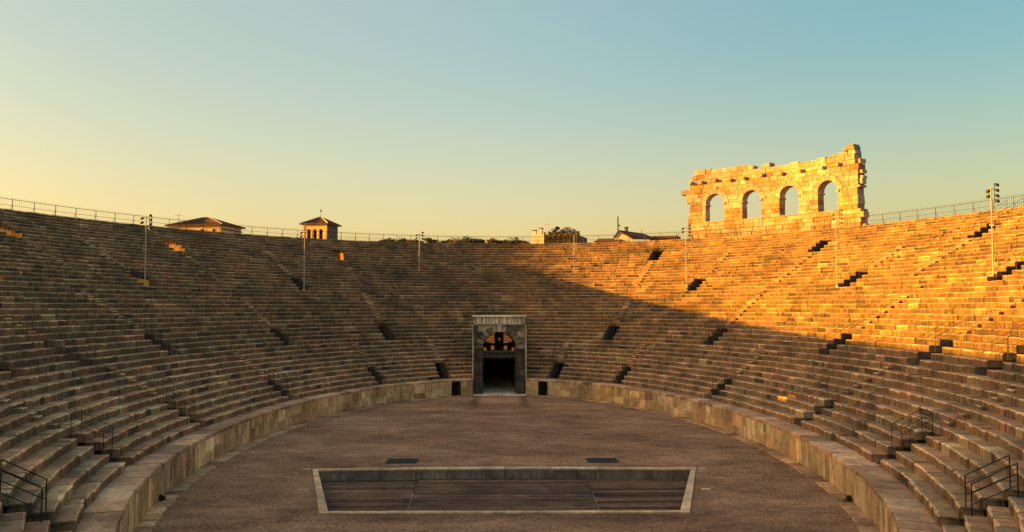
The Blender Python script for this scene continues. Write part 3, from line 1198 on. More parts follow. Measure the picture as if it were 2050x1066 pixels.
ARCH = [8.08, 13.73, 19.37, 25.02]
AR, AO, ASP, ASILL = 1.40, 2.15, 25.02, 22.35
S0, S1 = 3.55, 29.1
courses = [19.3]
while courses[-1] < 29.25:
    courses.append(courses[-1] + U(.50, .72))
for lo_ in (ASILL, ASP):
    i = min(range(len(courses)), key=lambda i: abs(courses[i] - lo_))
    courses[i] = lo_
courses[-1] = 29.3
nw = 0
for z0, z1 in zip(courses, courses[1:]):
    zm = (z0 + z1) / 2
    # ragged ends
    rs, ls = S0 + U(-.15, .35), S1 + U(-.3, .2)
    if zm < 22.3:
        rs, ls = S0 - .25 + U(-.2, .2), S1 + .1 + U(-.1, .1)
    elif zm < 24.6:
        rs = S0 + .25 + U(-.1, .1)
    elif 24.6 < zm < 26.2:
        rs = S0 + U(-.15, .2)
    elif zm > 28:
        rs = S0 + .5 + U(-.1, .2)
    if 26.4 < zm < 27.3:
        ls = S1 + .8
    elif 25.6 < zm <= 26.4:
        ls = S1 + .35
    elif zm > 28:
        ls = S1 - (zm - 28) * .6
    gaps = []
    if z1 > ASILL + .05:
        for c in ARCH:
            def hwid(z):
                if z <= ASP:
                    return AR
                dz = z - ASP
                return sqrt(max(0, AO * AO - dz * dz))
            h0, h1 = hwid(z0 + .001), hwid(z1)
            if z0 < ASP < z1:
                h0, h1 = AR, AR
                if z1 - ASP > .25:
                    h1 = AO
                    h0 = AO
            if z0 >= ASP - .3 and max(h0, h1) <= 0.01:
                continue
            if z0 < ASILL - .05:
                continue
            gaps.append((c, h0, h1))
    edges = [(rs, rs)]
    for c, h0, h1 in gaps:
        edges += [(c - h0, c - h1), (c + h0, c + h1)]
    edges.append((ls, ls))
    for i in range(0, len(edges), 2):
        (a0, a1), (b0, b1) = edges[i], edges[i + 1]
        if min(b0 - a0, b1 - a1) < -.2 or max(b0 - a0, b1 - a1) < .12:
            continue
        span = min(b0, b1) - max(a0, a1)
        cuts_ = []
        x = max(a0, a1) + U(.5, 1.6)
        while x < min(b0, b1) - .45:
            cuts_.append(x)
            x += U(.85, 2.0)
        es = [(a0, a1)] + [(q, q) for q in cuts_] + [(b0, b1)]
        for (p0, p1), (q0, q1) in zip(es, es[1:]):
            g = U(.007, .02)
            poly = [(p0 + g, z0 + .012), (max(q0 - g, p0 + g + .02), z0 + .012), (max(q1 - g, p1 + g + .02), z1 - .012), (p1 + g, z1 - .012)]
            fo = U(-.045, .045)
            tone = (U(.15, 1) if zm > 24.5 else U(0, .8), R(), R())
            if R() < .04:
                tone = (1, R(), R())
            wprism(poly, fo, 1.45 + U(-.06, .06), U(.02, .05), tone)
            nw += 1
# top course remains and the peak at the right end
x = S1 - 1.0
while x > 17.2:
    w = U(.8, 1.9)
    if not (18.8 < x < 20.0 or 22.2 < x < 22.8):
        wprism([(x - w + .01, 29.31), (x - .01, 29.31), (x - .01, 29.31 + U(.5, .85)), (x - w + .01, 29.31 + U(.5, .85))], U(-.04, .04), 1.4, .04)
    x -= w
for a, b, z0, z1 in ((4.0, 5.1, 29.31, 29.85), (5.12, 6.6, 29.31, 29.75), (6.62, 7.8, 29.31, 29.6), (4.15, 5.7, 29.86, 30.35), (8.3, 9.6, 29.31, 29.5), (4.3, 5.05, 30.36, 30.62), (12.2, 13.4, 29.31, 29.5)):
    wprism([(a, z0), (b, z0), (b - U(0, .1), z1), (a + U(0, .15), z1 - U(0, .06))], U(-.04, .04), 1.35, .05)
# voussoirs
for c in ARCH:
    NVw = 9
    for i in range(NVw):
        a0, a1 = pi * i / NVw + .006, pi * (i + 1) / NVw - .006
        ro = AO - .02 + U(-.05, .0) + (.26 if i == NVw // 2 else 0)
        poly = [(c + AR * cos(a0), ASP + AR * sin(a0)), (c + ro * cos(a0), ASP + ro * sin(a0)), (c + ro * cos((a0 + a1) / 2), ASP + ro * sin((a0 + a1) / 2)),
                (c + ro * cos(a1), ASP + ro * sin(a1)), (c + AR * cos(a1), ASP + AR * sin(a1)), (c + AR * cos((a0 + a1) / 2), ASP + AR * sin((a0 + a1) / 2))]
        wprism(poly, -.035 + U(-.025, .025), 1.46, .025, (U(.4, .85), U(.4, 1), R()), 'voussoir')
    for sg in (-1, 1):     # impost mouldings at the springing
        s_ = c + sg * (AR + .08)
        wprism([(s_ - .22, ASP - .24), (s_ + .22, ASP - .24), (s_ + .22, ASP - .04), (s_ - .22, ASP - .04)], -.14, 1.5, .03, None, 'impost')
    wprism([(c - AR - .3, ASILL - .02), (c + AR + .3, ASILL - .02), (c + AR + .3, ASILL + .10), (c - AR - .3, ASILL + .10)], -.12, 1.52, .03, None, 'sill_stone')
# corbels
for s in (28.6, 26.9, 24.7, 22.4, 20.3, 17.6, 14.6, 11.8, 8.6, 6.3):
    z = 28.2 + U(-.1, .1)
    wprism([(s - .2, z - .22), (s + .2, z - .22), (s + .22, z + .2), (s - .22, z + .2)], -.55, .3, .05, None, 'corbel')
# ragged projecting stones at both broken ends
for s, z, w, h in ((29.9, 26.9, .8, .7), (29.4, 25.9, .6, .6), (3.45, 27.0, .5, .5), (3.5, 28.3, .4, .6), (3.3, 21.6, .6, .8), (3.2, 20.2, .5, .5), (3.55, 25.8, .5, .7), (3.4, 26.3, .4, .4)):
    wprism([(s - w / 2, z - h / 2), (s + w / 2 * .9, z - h / 2 * .8), (s + w / 2, z + h / 2), (s - w / 2 * .8, z + h / 2 * .9)], U(-.05, .3), 1.2, .08)

# ------------------------------------------------------------------ railing round the rim
RA, RB = ROWS[KTOP][0] + .35, ROWS[KTOP][1] + .35
RZ = 19.85


def rim_rail(label, ta, tb, group):
    th = thing('rim_railing', label, 'railing', group)
    n = max(2, int(round((tb - ta) * dsdt(RA, RB, (ta + tb) / 2) / 2.3)))
    for i in range(n + 1):
        t = ta + (tb - ta) * i / n
        p = pt(RA, RB, t, RZ)
        nn = nrm(RA, RB, t)
        mb = MB().tube([p, p + Vector((0, 0, 1.12))], .035, 5)
        mb.tube([p + nn * .45 + Vector((0, 0, 0)), p + Vector((0, 0, .55))], .022, 4)
        mb.build('post', M['rust'], th)
    m = n * 2
    ts = [ta + (tb - ta) * i / m for i in range(m + 1)]
    for z, r in ((.48, .018), (1.10, .026), (.06, .018)):
        MB().tube([pt(RA, RB, t, RZ + z) for t in ts], r, 4).build('rail', M['rust'], th)
    bars = MB()
    nb = int((tb - ta) * dsdt(RA, RB, (ta + tb) / 2) / .22)
    for i in range(nb):
        t = ta + (tb - ta) * (i + .5) / nb
        p = pt(RA, RB, t, RZ + .06)
        bars.tube([p, p + Vector((0, 0, 1.28))], .0085, 3)
    bars.build('bars', M['rust'], th, 'stuff')


rim_rail('iron railing along the shaded rim left of the gate', pi / 2 + .02, pi - .25, 'railings on the rim')
rim_rail('iron railing on the rim from above the gate to the ruined arcade', 1.07, pi / 2 + .015, 'railings on the rim')
rim_rail('low iron railing on the rim at the foot of the ruined arcade', .655, 1.065, 'railings on the rim')
rim_rail('iron railing along the sunlit rim right of the ruined arcade', .20, .65, 'railings on the rim')

# ------------------------------------------------------------------ handrails at the stairs
ORD = ['first', 'second', 'third', 'fourth', 'fifth', 'sixth']
TIER = {'lower': 'lowest', 'middle': 'middle', 'upper': 'upper', 'top': 'topmost'}


def handrail(o, sg, k_lo, k_hi, mat, hgt, r=.022):
    t0 = o['t']
    A, B, _ = ROWS[k_lo]
    near_cam = (sg > 0) == (o['side'] == 'left')
    th = thing('stair_handrail', 'thin handrail, %s edge of %s exit %s of gate, %s ring of exits' % (
        'near' if near_cam else 'far', ORD[o['i']], o['side'], TIER[o['kind']]), 'handrail', 'handrails at the exits in the tiers')
    pts = []
    for k in (k_lo, k_hi):
        A, B, z = ROWS[k]
        A2, B2, _ = ROWS[k + 1]
        d = sg * (o['hw'] + .12) / dsdt(A, B, t0)
        pts.append((pt(A, B, t0 + d) * .6 + pt(A2, B2, t0 + d) * .4) + Vector((0, 0, z)))
    lo, hi = pts
    for p in (lo, hi):
        MB().tube([p - Vector((0, 0, .02)), p + Vector((0, 0, hgt))], r, 6).build('post', mat, th)
    up = Vector((0, 0, 1))
    MB().tube([lo + up * (hgt - .02), hi + up * hgt], r, 6).build('top_rail', mat, th)
    for s in (.36, .70):
        MB().tube([lo + up * hgt * s, hi + up * hgt * s], r * .8, 6).build('mid_rail', mat, th)


for o in OPENINGS:
    if o['kind'] == 'lower':
        for sg in (-1, 1):
            handrail(o, sg, 2, 4, M['iron'], 1.15, .024 if o['i'] > 4 else .016)
    elif o['kind'] == 'middle':
        for sg in (-1, 1):
            handrail(o, sg, 12, 15, M['rust'], 1.1, .016)
    elif o['kind'] == 'upper':
        for sg in (-1, 1):
            handrail(o, sg, 26, 30, M['rust'], 1.15, .018)
    elif o['i'] in (1, 2) and o['side'] == 'right':
        for sg in (-1, 1):
            handrail(o, sg, 38, 42, M['rust'], 1.15, .018)

# ------------------------------------------------------------------ floodlight masts
MAST = [(2.690, 24, 6.8, 'slender pale floodlight mast in the shaded stand, leftmost of the seven'),
        (2.232, 24, 7.3, 'slender pale floodlight mast in front of the square bell tower'),
        (1.813, 32, 5.2, 'short pale floodlight mast in shade left of the gate below the rim trees'),
        (1.315, 32, 5.2, 'short sunlit floodlight mast in front of the roof terrace with plants'),
        (.905, 24, 8.0, 'tall sunlit floodlight mast at left end of the ruined arcade'),
        (.460, 24, 7.6, 'tall sunlit floodlight mast in front of the right arch of the ruined arcade'),
        (.118, 25, 7.0, 'tall sunlit floodlight mast in the stand, rightmost of the seven')]
for idx, (t, k, hgt, lab) in enumerate(MAST):
    A, B, z = ROWS[k]
    p = pt(A, B, t + .012, 0) + nrm(A, B, t) * .35
    th = thing('floodlight_mast', lab, 'floodlight', 'floodlight masts in the tiers', (p.x, p.y, z), atan2(p.y, p.x) + pi / 2)
    MB().tube([(0, 0, -.05), (0, 0, hgt * .5), (0, 0, hgt)], .07, 8, None, .045).build('pole', M['steel'], th)
    MB().cbox(-.16, .16, -.16, .16, -.03, .16, .03).build('base_plate', M['steel'], th)
    zb = hgt * (.33 if k == 32 else .52)
    for dz in (0, .38):
        bx = MB().cbox(-.15, .15, -.22, -.02, zb + dz - .09, zb + dz + .09, .02)
        bx.cbox(.02, .22, -.10, .08, zb + dz - .05, zb + dz + .07, .02)
        bx.build('junction_box', M['steel'], th)
    MB().tube([(-.35, 0, hgt - .15), (.25, 0, hgt - .15)], .03, 5).build('crossarm', M['lamp_black'], th)
    MB().tube([(-.34, 0, hgt - 1.35), (-.34, 0, hgt + .25)], .025, 5).build('lamp_bar', M['lamp_black'], th)
    spots = [(-.34, hgt + .18), (-.34, hgt - .25), (-.34, hgt - .68), (-.34, hgt - 1.10), (.25, hgt - .2), (.25, hgt - .62)]
    for (x, zz) in spots:
        # hooded lamp, tilted down to the arena
        sx = -1 if x < 0 else 1
        prof = [(.0, .10), (.0, -.06), (.14, -.13), (.34, -.12), (.38, .02), (.30, .13), (.12, .15)]
        v = []
        for y in (-.13, .13):
            for a, b in prof:
                v.append((x + sx * a * .75, y * .85 - .10, zz + (b - a * .25) * .85))
        m = len(prof)
        f = [tuple(range(m - 1, -1, -1)), tuple(range(m, 2 * m))] + [(j, (j + 1) % m, (j + 1) % m + m, j + m) for j in range(m)]
        lo = mesh_obj('lamp', v, f, M['lamp_black'], th)
        gx = [(x + sx * .14 * .75, zz - .165 * .85 - .004), (x + sx * .34 * .75, zz - .205 * .85 - .004)]
        v = [(gx[0][0], -.21, gx[0][1]), (gx[1][0], -.21, gx[1][1]), (gx[1][0], .01, gx[1][1]), (gx[0][0], .01, gx[0][1])]
        v += [(a, b, c - .012) for a, b, c in v]
        mesh_obj('lens', v, [(0, 1, 2, 3), (7, 6, 5, 4), (0, 4, 5, 1), (1, 5, 6, 2), (2, 6, 7, 3), (3, 7, 4, 0)], M['glass'], lo)


# ------------------------------------------------------------------ town beyond the rim
def at(px, py, depth):
    """world point seen at a picture position at a given distance along the view"""
    a, b = (px - 1025) / F, (533 - py) / F
    fw = Vector((sin(YAW) * cos(PITCH), cos(YAW) * cos(PITCH), sin(PITCH)))
    rt = Vector((cos(YAW), -sin(YAW), 0))
    upv = rt.cross(fw)
    return Vector((XCAM, -DCAM, HCAM)) + (fw + rt * a + upv * b) * depth


def hip_roof(w, d, z, h, over=.5, ridge=.3, thick=.22):
    """hipped roof solid, ridge along x as a fraction of w"""
    x, y = w / 2 + over, d / 2 + over
    r = w / 2 * ridge
    v = [(-x, -y, z), (x, -y, z), (x, y, z), (-x, y, z), (-x, -y, z + thick), (x, -y, z + thick), (x, y, z + thick), (-x, y, z + thick), (-r, 0, z + h), (r, 0, z + h)]
    f = [(3, 2, 1, 0), (0, 1, 5, 4), (1, 2, 6, 5), (2, 3, 7, 6), (3, 0, 4, 7), (4, 5, 9, 8), (5, 6, 9), (6, 7, 8, 9), (7, 4, 8)]
    return MB().add(v, f)


def tile_rows(mbase, w, d, z, h, over, ridge, thick):
    """raised ribs that break the roof planes up into tile courses"""
    mb = MB()
    x, y, r = w / 2 + over, d / 2 + over, w / 2 * ridge
    planes = [((-x, -y), (x, -y), (r, 0), (-r, 0)), ((x, -y), (x, y), (r, 0), (r, 0)), ((-x, y), (-x, -y), (-r, 0), (-r, 0)), ((x, y), (-x, y), (-r, 0), (r, 0))]
    for a, b, c, e in planes:
        n = max(6, int(hypot(b[0] - a[0], b[1] - a[1]) / .45))
        for i in range(1, n):
            s = i / n
            p = Vector((a[0] + (b[0] - a[0]) * s, a[1] + (b[1] - a[1]) * s, z + thick))
            # walk up the slope square to the eave until the hip is met
            mid = Vector((s, 0, 0))
            ridge_p = Vector((e[0] + (c[0] - e[0]) * s, e[1] + (c[1] - e[1]) * s, z + h))
            mb.tube([p + Vector((0, 0, .03)), ridge_p + Vector((0, 0, .03))], .055, 4)
    return mb


# bell tower
c = at(642, 480, 165)
tw = thing('bell_tower', 'small square bell tower with three arched openings and weathervane behind the left rim', 'tower', None, (c.x, c.y, 0), 0)
cd = (Vector((0, -DCAM, 0)) - Vector((c.x, c.y, 0)))
tw.rotation_euler = (0, 0, atan2(cd.y, cd.x) + pi / 2 - radians(28))
W2 = 5.0 / 2
ZE = at(642, 452, 165).z
ZB = ZE - 4.6
HEAD, AW, ASP2, ASI = ZE - .35, .42, ZE - 1.35, ZE - 3.0
acs = (-1.3, 0.0, 1.3)
xs = [-W2] + [c_ + s * AW for c_ in acs for s in (-1, 1)] + [W2]
piers = MB()
for i in range(0, len(xs), 2):
    piers.box(xs[i], xs[i + 1], -W2, -W2 + .5, ASI, ASP2)
piers.box(-W2, W2, -W2, -W2 + .5, 0, ASI)
for c_ in acs:     # arch heads
    n = 8
    for j in range(n):
        a0, a1 = pi * j / n, pi * (j + 1) / n
        p = [(c_ + AW * cos(a0), ASP2 + AW * sin(a0)), (c_ + AW * cos(a1), ASP2 + AW * sin(a1))]
        v = [(p[0][0], -W2, p[0][1]), (p[0][0], -W2, HEAD), (p[1][0], -W2, HEAD), (p[1][0], -W2, p[1][1])]
        v += [(x, y + .5, z) for x, y, z in v]
        piers.add(v, [(0, 1, 2, 3), (7, 6, 5, 4), (0, 4, 5, 1), (2, 6, 7, 3), (0, 3, 7, 4)])
for i in range(0, len(xs), 2):
    piers.box(xs[i], xs[i + 1], -W2 + .002, -W2 + .498, ASP2, HEAD)
piers.box(-W2, W2, -W2, -W2 + .5, HEAD, ZE)
piers.build('arcade_wall', M['plaster_y'], tw)
MB().box(W2 - .5, W2 - .003, -W2 + .5, W2, 0, ZE).build('side_wall', M['plaster_g'], tw)  # shade on the side turned from the sun painted as a darker wall
MB().box(-W2 + .003, -W2 + .5, -W2 + .5, W2, 0, ZE).box(-W2 + .5, W2 - .5, W2 - .5, W2 - .004, 0, ZE).box(-W2 + .5, W2 - .5, -W2 + .9, W2 - .5, 0, ASI).build('rear_wall', M['plaster_g'], tw)
MB().box(-W2 - .12, W2 + .12, -W2 - .12, -W2 - .002, ASI - .3, ASI - .1).box(-W2 - .15, W2 + .15, -W2 - .15, -W2 - .002, ZE - .22, ZE - .02).build('string_course', M['plaster_w'], tw)
for sx in (-1, 1):
    MB().box(sx * W2 - .2 + (-.05 * sx), sx * W2 + .2 - (.05 * sx) + .0, -W2 - .1, -W2 - .004, ZB, ZE - .24).build('corner_pilaster', M['plaster_y'], tw)
bell = MB()
bell.tube([(0, -.9, ASP2 + .3), (0, -.9, ASP2 - .1), (0, -.9, ASP2 - .8)], .2, 10, None, .5)
bell.build('bell', M['lamp_black'], tw)
rf = hip_roof(5, 5, ZE, 1.75, .62, 0.02, .16).build('roof', M['roof'], tw)
tile_rows(None, 5, 5, ZE, 1.75, .62, 0.02, .16).build('roof_tiles', M['roof'], rf, 'stuff')
hp = MB()
for sx, sy in ((-1, -1), (1, -1)):
    hp.tube([(sx * 3.1, sy * 3.1, ZE + .2), (0, 0, ZE + 1.83)], .10, 5)
hp.build('hip_tiles', M['plaster_w'], rf)
MB().tube([(0, 0, ZE + 1.7), (0, 0, ZE + 3.3)], .035, 5).tube([(0, 0, ZE + 1.7), (0, 0, ZE + 1.95)], .14, 6).build('vane_pole', M['rust'], tw)
MB().box(-.14, .14, -.03, .03, ZE + 2.75, ZE + 3.25).build('weathervane', M['rust'], tw)

# villa with hipped roof
c = at(412, 470, 190)
vl = thing('villa', 'wide yellow house with dark hipped tile roof behind the left rim', 'house', None, (c.x, c.y, 0), 0)
cd = (Vector((0, -DCAM, 0)) - Vector((c.x, c.y, 0)))
vl.rotation_euler = (0, 0, atan2(cd.y, cd.x) + pi / 2 - radians(33))
ZE = at(412, 456, 190).z
w, d = 13.0, 8.6
MB().box(-w / 2, w / 2, -d / 2, -d / 2 + .4, 0, ZE).build('front_wall', M['plaster_y'], vl)
MB().box(w / 2 - .4, w / 2, -d / 2 + .4, d / 2, 0, ZE).box(-w / 2, -w / 2 + .4, -d / 2 + .4, d / 2, 0, ZE).box(-w / 2 + .4, w / 2 - .4, d / 2 - .4, d / 2, 0, ZE).build('side_wall', M['plaster_w'], vl)  # less lit sides painted paler than the yellow front
rf = hip_roof(w, d, ZE, 2.35, .8, .12, .2).build('roof', M['roof'], vl)
tile_rows(None, w, d, ZE, 2.35, .8, .12, .2).build('roof_tiles', M['roof'], rf, 'stuff')
MB().tube([(w / 2 + .75, -d / 2 - .75, ZE + .2), (w * .06, 0, ZE + 2.38)], .11, 5).tube([(-w / 2 - .75, -d / 2 - .75, ZE + .2), (-w * .06, 0, ZE + 2.38)], .11, 5).build('hip_tiles', M['plaster_w'], rf)
MB().box(-5.6, -5.0, -2.2, -1.6, ZE + .4, ZE + 1.25).box(-3.4, -2.5, -1.9, -1.3, ZE + .8, ZE + 1.6).build('chimney', M['roof'], rf)
for x in (-4.2, -1.2, 1.8, 4.8):
    wf = MB().box(x - .5, x + .5, -d / 2 - .05, -d / 2 - .002, ZE - 2.3, ZE - .7).build('window', M['plaster_w'], vl)
    MB().box(x - .38, x + .38, -d / 2 - .06, -d / 2 - .052, ZE - 2.2, ZE - .8).build('pane', M['dark'], wf)
MB().box(w / 2 + .002, w / 2 + .5, -d / 2, d / 2, ZE - .9, ZE - .75).build('eave_gutter', M['rust'], vl)
# aerial left of the villa
c = at(357, 470, 185)
ae = thing('roof_aerial', 'thin television aerial on a pole left of the hipped roof villa', 'aerial', None, (c.x, c.y, 0))
MB().tube([(0, 0, 0), (0, 0, at(357, 430, 185).z)], .04, 5).build('pole', M['rust'], ae)
zt = at(357, 431, 185).z
mb = MB().tube([(-.8, 0, zt), (.8, 0, zt)], .03, 4)
for i in range(6):
    mb.tube([(-.7 + i * .28, -.35, zt), (-.7 + i * .28, .35, zt)], .015, 4)
mb.build('aerial_rods', M['rust'], ae)


def leafy(n, rx, ry, rz, cz, size, seedr, holes=.0):
    rr = random.Random(seedr)
    mb = MB()
    lobes = [(rr.uniform(-.6, .6) * rx, rr.uniform(-.6, .6) * ry, cz + rr.uniform(-.5, .5) * rz, rr.uniform(.35, .6)) for _ in range(7)]
    for i in range(n):
        lx, ly, lz, lr = rr.choice(lobes)
        d = Vector((rr.gauss(0, 1), rr.gauss(0, 1), rr.gauss(0, 1))).normalized() * (rr.random() ** .4)
        p = Vector((lx + d.x * rx * lr, ly + d.y * ry * lr, lz + d.z * rz * lr))
        a = Vector((rr.gauss(0, 1), rr.gauss(0, 1), rr.gauss(0, 1))).normalized()
        b = a.cross(Vector((rr.gauss(0, 1), rr.gauss(0, 1), rr.gauss(0, 1)))).normalized()
        s = size * rr.uniform(.6, 1.3)
        mb.add([p - a * s, p + b * s * .6, p + a * s, p - b * s * .6], [(0, 1, 2, 3)])
    return mb


# terrace building with roof plants
DP = 185
c = at(1110, 484, DP)
tb_ = thing('terrace_house', 'low house with sunlit pale gable wall, roof terrace and chimneys behind the rim', 'house', None, (c.x, c.y, 0), -.35)
Z = lambda py: at(1110, py, DP).z
X = lambda px: (px - 1110) * DP / F
MB().box(X(1062), X(1088), 0, 8, 0, Z(469)).build('gable_wall', M['plaster_w'], tb_)
MB().box(X(1088), X(1160), .4, 8, 0, Z(473)).build('terrace_wall', M['plaster_g'], tb_)
mb = MB().box(X(1086), X(1150), .1, 4.5, Z(472.5), Z(469)).build('awning_roof', M['roof'], tb_)
iv = MB()
ri = random.Random(8)
for i in range(1500):
    x = ri.uniform(X(1089), X(1160))
    zz = Z(484) + (Z(471) - Z(484)) * ri.random() ** .8 + (.7 if 3 * x % 4 < 1.6 else -.2)
    yv = .32 - ri.uniform(0, .35)
    a = Vector((ri.gauss(0, 1), ri.gauss(0, .5), ri.gauss(0, 1))).normalized() * .16
    b = Vector((a.z, .05, -a.x))
    q = Vector((x, yv, zz))
    iv.add([q - a, q + b * .6, q + a, q - b * .6], [(0, 1, 2, 3)])
iv.build('ivy', M['leaf'], tb_, 'stuff')
for a, b, p in ((1063, 1070, 461), (1076, 1083, 457)):
    ch = MB().box(X(a), X(b), .3, 1.2, Z(469) + .01, Z(p)).build('chimney', M['plaster_w'], tb_)
    MB().cbox(X(a) - .12, X(b) + .12, .2, 1.3, Z(p) + .01, Z(p) + .22, .04).build('chimney_cap', M['roof'], ch)
MB().tube([(X(1096), .6, Z(470)), (X(1096), .6, Z(449)), (X(1095), .6, Z(447.5)), (X(1090), .6, Z(447.5)), (X(1089), .6, Z(449)), (X(1089), .6, Z(452))], .09, 6).build('flue_pipe', M['steel'], tb_)
for px in (1152, 1161):
    MB().tube([(X(px), .3, Z(480)), (X(px), .3, Z(468))], .12, 6).build('terrace_post', M['plaster_g'], tb_)
for i, (px, py, rx, rz, mat, lab) in enumerate((
        (1136, 459, 1.4, 1.3, 'leaf_b', 'round reddish potted tree, tallest plant on the roof terrace'),
        (1117, 455.5, .6, .4, 'leaf_b', 'small umbrella shaped potted plant in middle of the roof terrace'),
        (1107, 463, 1.3, 1.0, 'leaf', 'dark bushy potted shrub beside the flue pipe on roof terrace'),
        (1123, 463, 1.5, .9, 'leaf', 'wide dark potted shrub between small plant and tree on roof terrace'),
        (1150, 465, 1.4, 1.1, 'leaf', 'dark potted shrub at right end of the roof terrace'))):
    p = at(px, py, DP - .5)
    zb = Z(469) + .01
    th = thing('potted_plant', lab, 'plant', 'plants on the roof terrace', (p.x, c.y + 1.4, zb))
    hz = p.z - zb
    MB().tube([(0, 0, 0), (0, 0, .35)], .25, 8, None, .32).build('pot', M['pot'], th)
    MB().tube([(0, 0, .3), (0, 0, max(.4, hz - rz * .3))], .05, 5).build('trunk', M['bark'], th)
    leafy(260, rx, rx, rz, hz, .16, 50 + i).build('crown', M[mat], th)

# gabled house with a tall flue
DP = 180
c = at(1260, 480, DP)
gh = thing('gabled_house', 'house with pale gable, dark tile roofs and tall thin flue behind the rim', 'house', None, (c.x, c.y, 0), -.35)
Z = lambda py: at(1260, py, DP).z
X = lambda px: (px - 1260) * DP / F
v = [(X(1230), 0, 0), (X(1265), 0, 0), (X(1265), 0, Z(478)), (X(1239), 0, Z(461.5)), (X(1230), 0, Z(474))]
v += [(x + .0, .4, z) for x, y, z in v]
MB().add(v, [(0, 1, 2, 3, 4), (9, 8, 7, 6, 5), (0, 5, 6, 1), (1, 6, 7, 2), (2, 7, 8, 3), (3, 8, 9, 4), (4, 9, 5, 0)]).build('gable_wall', M['plaster_w'], gh)
rfm = MB()
rfm.add([(X(1237), -.4, Z(460.5)), (X(1268), -.4, Z(479)), (X(1302), 9, Z(473.5)), (X(1272), 9, Z(461)), (X(1237), -.4, Z(461.8)), (X(1268), -.4, Z(480.3)), (X(1302), 9, Z(474.8)), (X(1272), 9, Z(462.3))],
        [(0, 1, 2, 3), (7, 6, 5, 4), (0, 4, 5, 1), (1, 5, 6, 2), (2, 6, 7, 3), (3, 7, 4, 0)])
rfm.add([(X(1239), -.4, Z(460.5)), (X(1228), -.4, Z(475)), (X(1228), 9, Z(475)), (X(1272), 9, Z(461)), (X(1239), -.4, Z(461.5)), (X(1228), -.4, Z(476)), (X(1228), 9, Z(476)), (X(1272), 9, Z(462))],
        [(0, 3, 2, 1), (4, 5, 6, 7), (0, 1, 5, 4), (1, 2, 6, 5), (2, 3, 7, 6), (3, 0, 4, 7)])
rf = rfm.build('roof', M['roof'], gh)
tl = MB()
for i in range(1, 16):
    s = i / 16
    a = Vector((X(1237) + (X(1268) - X(1237)) * s, -.4, Z(460.5) + (Z(479) - Z(460.5)) * s + .03))
    b = Vector((X(1272) + (X(1302) - X(1272)) * s, 9, Z(461) + (Z(473.5) - Z(461)) * s + .03))
    tl.tube([a, b], .06, 4)
for i in range(1, 20):
    s = i / 20
    a = Vector((X(1237) + (X(1272) - X(1237)) * s, -.4 + 9.4 * s, Z(460.5) + (Z(461) - Z(460.5)) * s + .02))
    b = Vector((X(1268) + (X(1302) - X(1268)) * s, -.4 + 9.4 * s, Z(479) + (Z(473.5) - Z(479)) * s + .02))
    tl.tube([a, b], .05, 4)
tl.build('roof_tiles', M['roof'], rf, 'stuff')
MB().box(X(1296), X(1350), 3, 9, 0, Z(477)).build('rear_wall', M['plaster_g'], gh)
mb = MB()
for i in range(24):
    mb.box(X(1294) + i * (X(1352) - X(1294)) / 24, X(1294) + (i + .88) * (X(1352) - X(1294)) / 24, 2.6, 9, Z(477) + .01, Z(472.5) + U(-.04, .04))
mb.build('low_roof', M['roof'], gh)
MB().add([(X(1190), -2, Z(484)), (X(1244), -2, Z(484)), (X(1244), 5, Z(484)), (X(1190), 5, Z(484)), (X(1197), 1, Z(475.5)), (X(1243), 1, Z(476.5))],
         [(0, 1, 5, 4), (1, 2, 5), (2, 3, 4, 5), (3, 0, 4), (3, 2, 1, 0)]).build('side_roof', M['roof'], gh)
MB().box(X(1192), X(1242), -1, 4.5, 0, Z(484) - .02).build('side_wall', M['plaster_g'], gh)
MB().tube([(X(1235.5), .8, Z(470)), (X(1235.5), .8, Z(432))], .16, 7).build('flue', M['rust'], gh)
MB().box(X(1237), X(1240), .6, 1.0, Z(452), Z(449)).build('flue_bracket', M['rust'], gh)
ch = MB().box(X(1247), X(1252.5), 2, 3, Z(466), Z(454)).build('chimney', M['plaster_g'], gh)
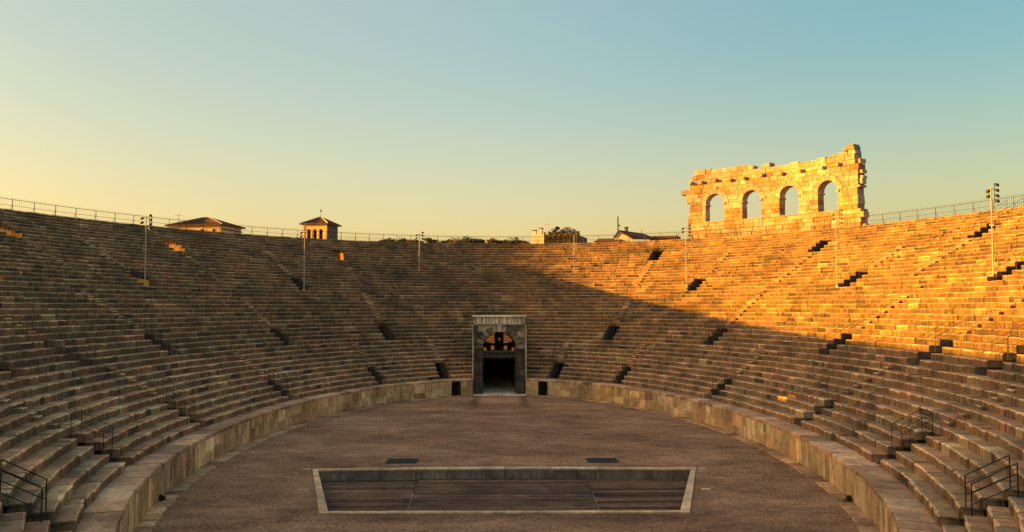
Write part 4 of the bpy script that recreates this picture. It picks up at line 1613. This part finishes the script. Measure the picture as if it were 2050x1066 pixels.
MB().cbox(X(1246), X(1253.5), 1.8, 3.2, Z(454) + .01, Z(452.5), .04).build('chimney_cap', M['roof'], ch)
MB().tube([(X(1278.5), 4, Z(465)), (X(1278.5), 4, Z(456))], .05, 5).build('roof_finial', M['rust'], gh)

# trees along the rim line
tr = [(752, 481.5, 9), (776, 480.5, 10), (801, 481, 9), (828, 482, 8), (868, 478.5, 11), (893, 480.5, 10), (915, 479.5, 10), (938, 478.5, 11), (958, 479, 10), (980, 480.5, 9),
      (1003, 481, 9), (1027, 481.5, 9), (1048, 481, 9)]
names = ['leftmost', 'second', 'third', 'fourth', 'fifth', 'sixth', 'seventh', 'eighth', 'ninth', 'tenth', 'eleventh', 'twelfth', 'last']
for i, (px, py, wd) in enumerate(tr):
    dp = 230 + (i * 37 % 50)
    p = at(px, py + 6, dp)
    th = thing('tree', 'dark treetop showing over the far rim, %s from the bell tower' % (names[i] if i else 'first'), 'tree', 'treetops behind the far rim', (p.x, p.y, 0))
    if i == 12:
        th['label'] = 'dark treetop showing over the far rim, next to the terrace house'
    MB().tube([(0, 0, 0), (.1, 0, p.z * .5), (0, .1, p.z)], .4, 7, None, .15).build('trunk', M['bark'], th)
    r = wd * dp / F * (1.5 + (i * 5 % 4) * .3)
    leafy(900, r * 1.15, r * .8, r * (.42 + (i * 7 % 5) * .06), p.z - r * .02, .30, 90 + i).build('crown', M['leaf' if i % 3 else 'leaf_b'], th)

# weeds rooted at the foot of the podium wall
for i, (t, lab) in enumerate(((pi + .33, 'small dark weed tuft at foot of the podium wall on the left'), (-.36, 'small dark weed tuft at foot of the podium wall on the right'))):
    p = pt(PA - .12, PB - .12, t, .05)
    th = thing('weed_tuft', lab, 'plant', 'weeds at the foot of the podium wall', (p.x, p.y, p.z))
    leafy(160, .28, .28, .22, .16, .055, 300 + i).build('leaves', M['leaf'], th)
    MB().tube([(0, 0, -.02), (.02, 0, .12), (.05, .03, .26)], .012, 4).tube([(0, 0, -.02), (-.05, .02, .2)], .010, 4).build('stem', M['bark'], th)
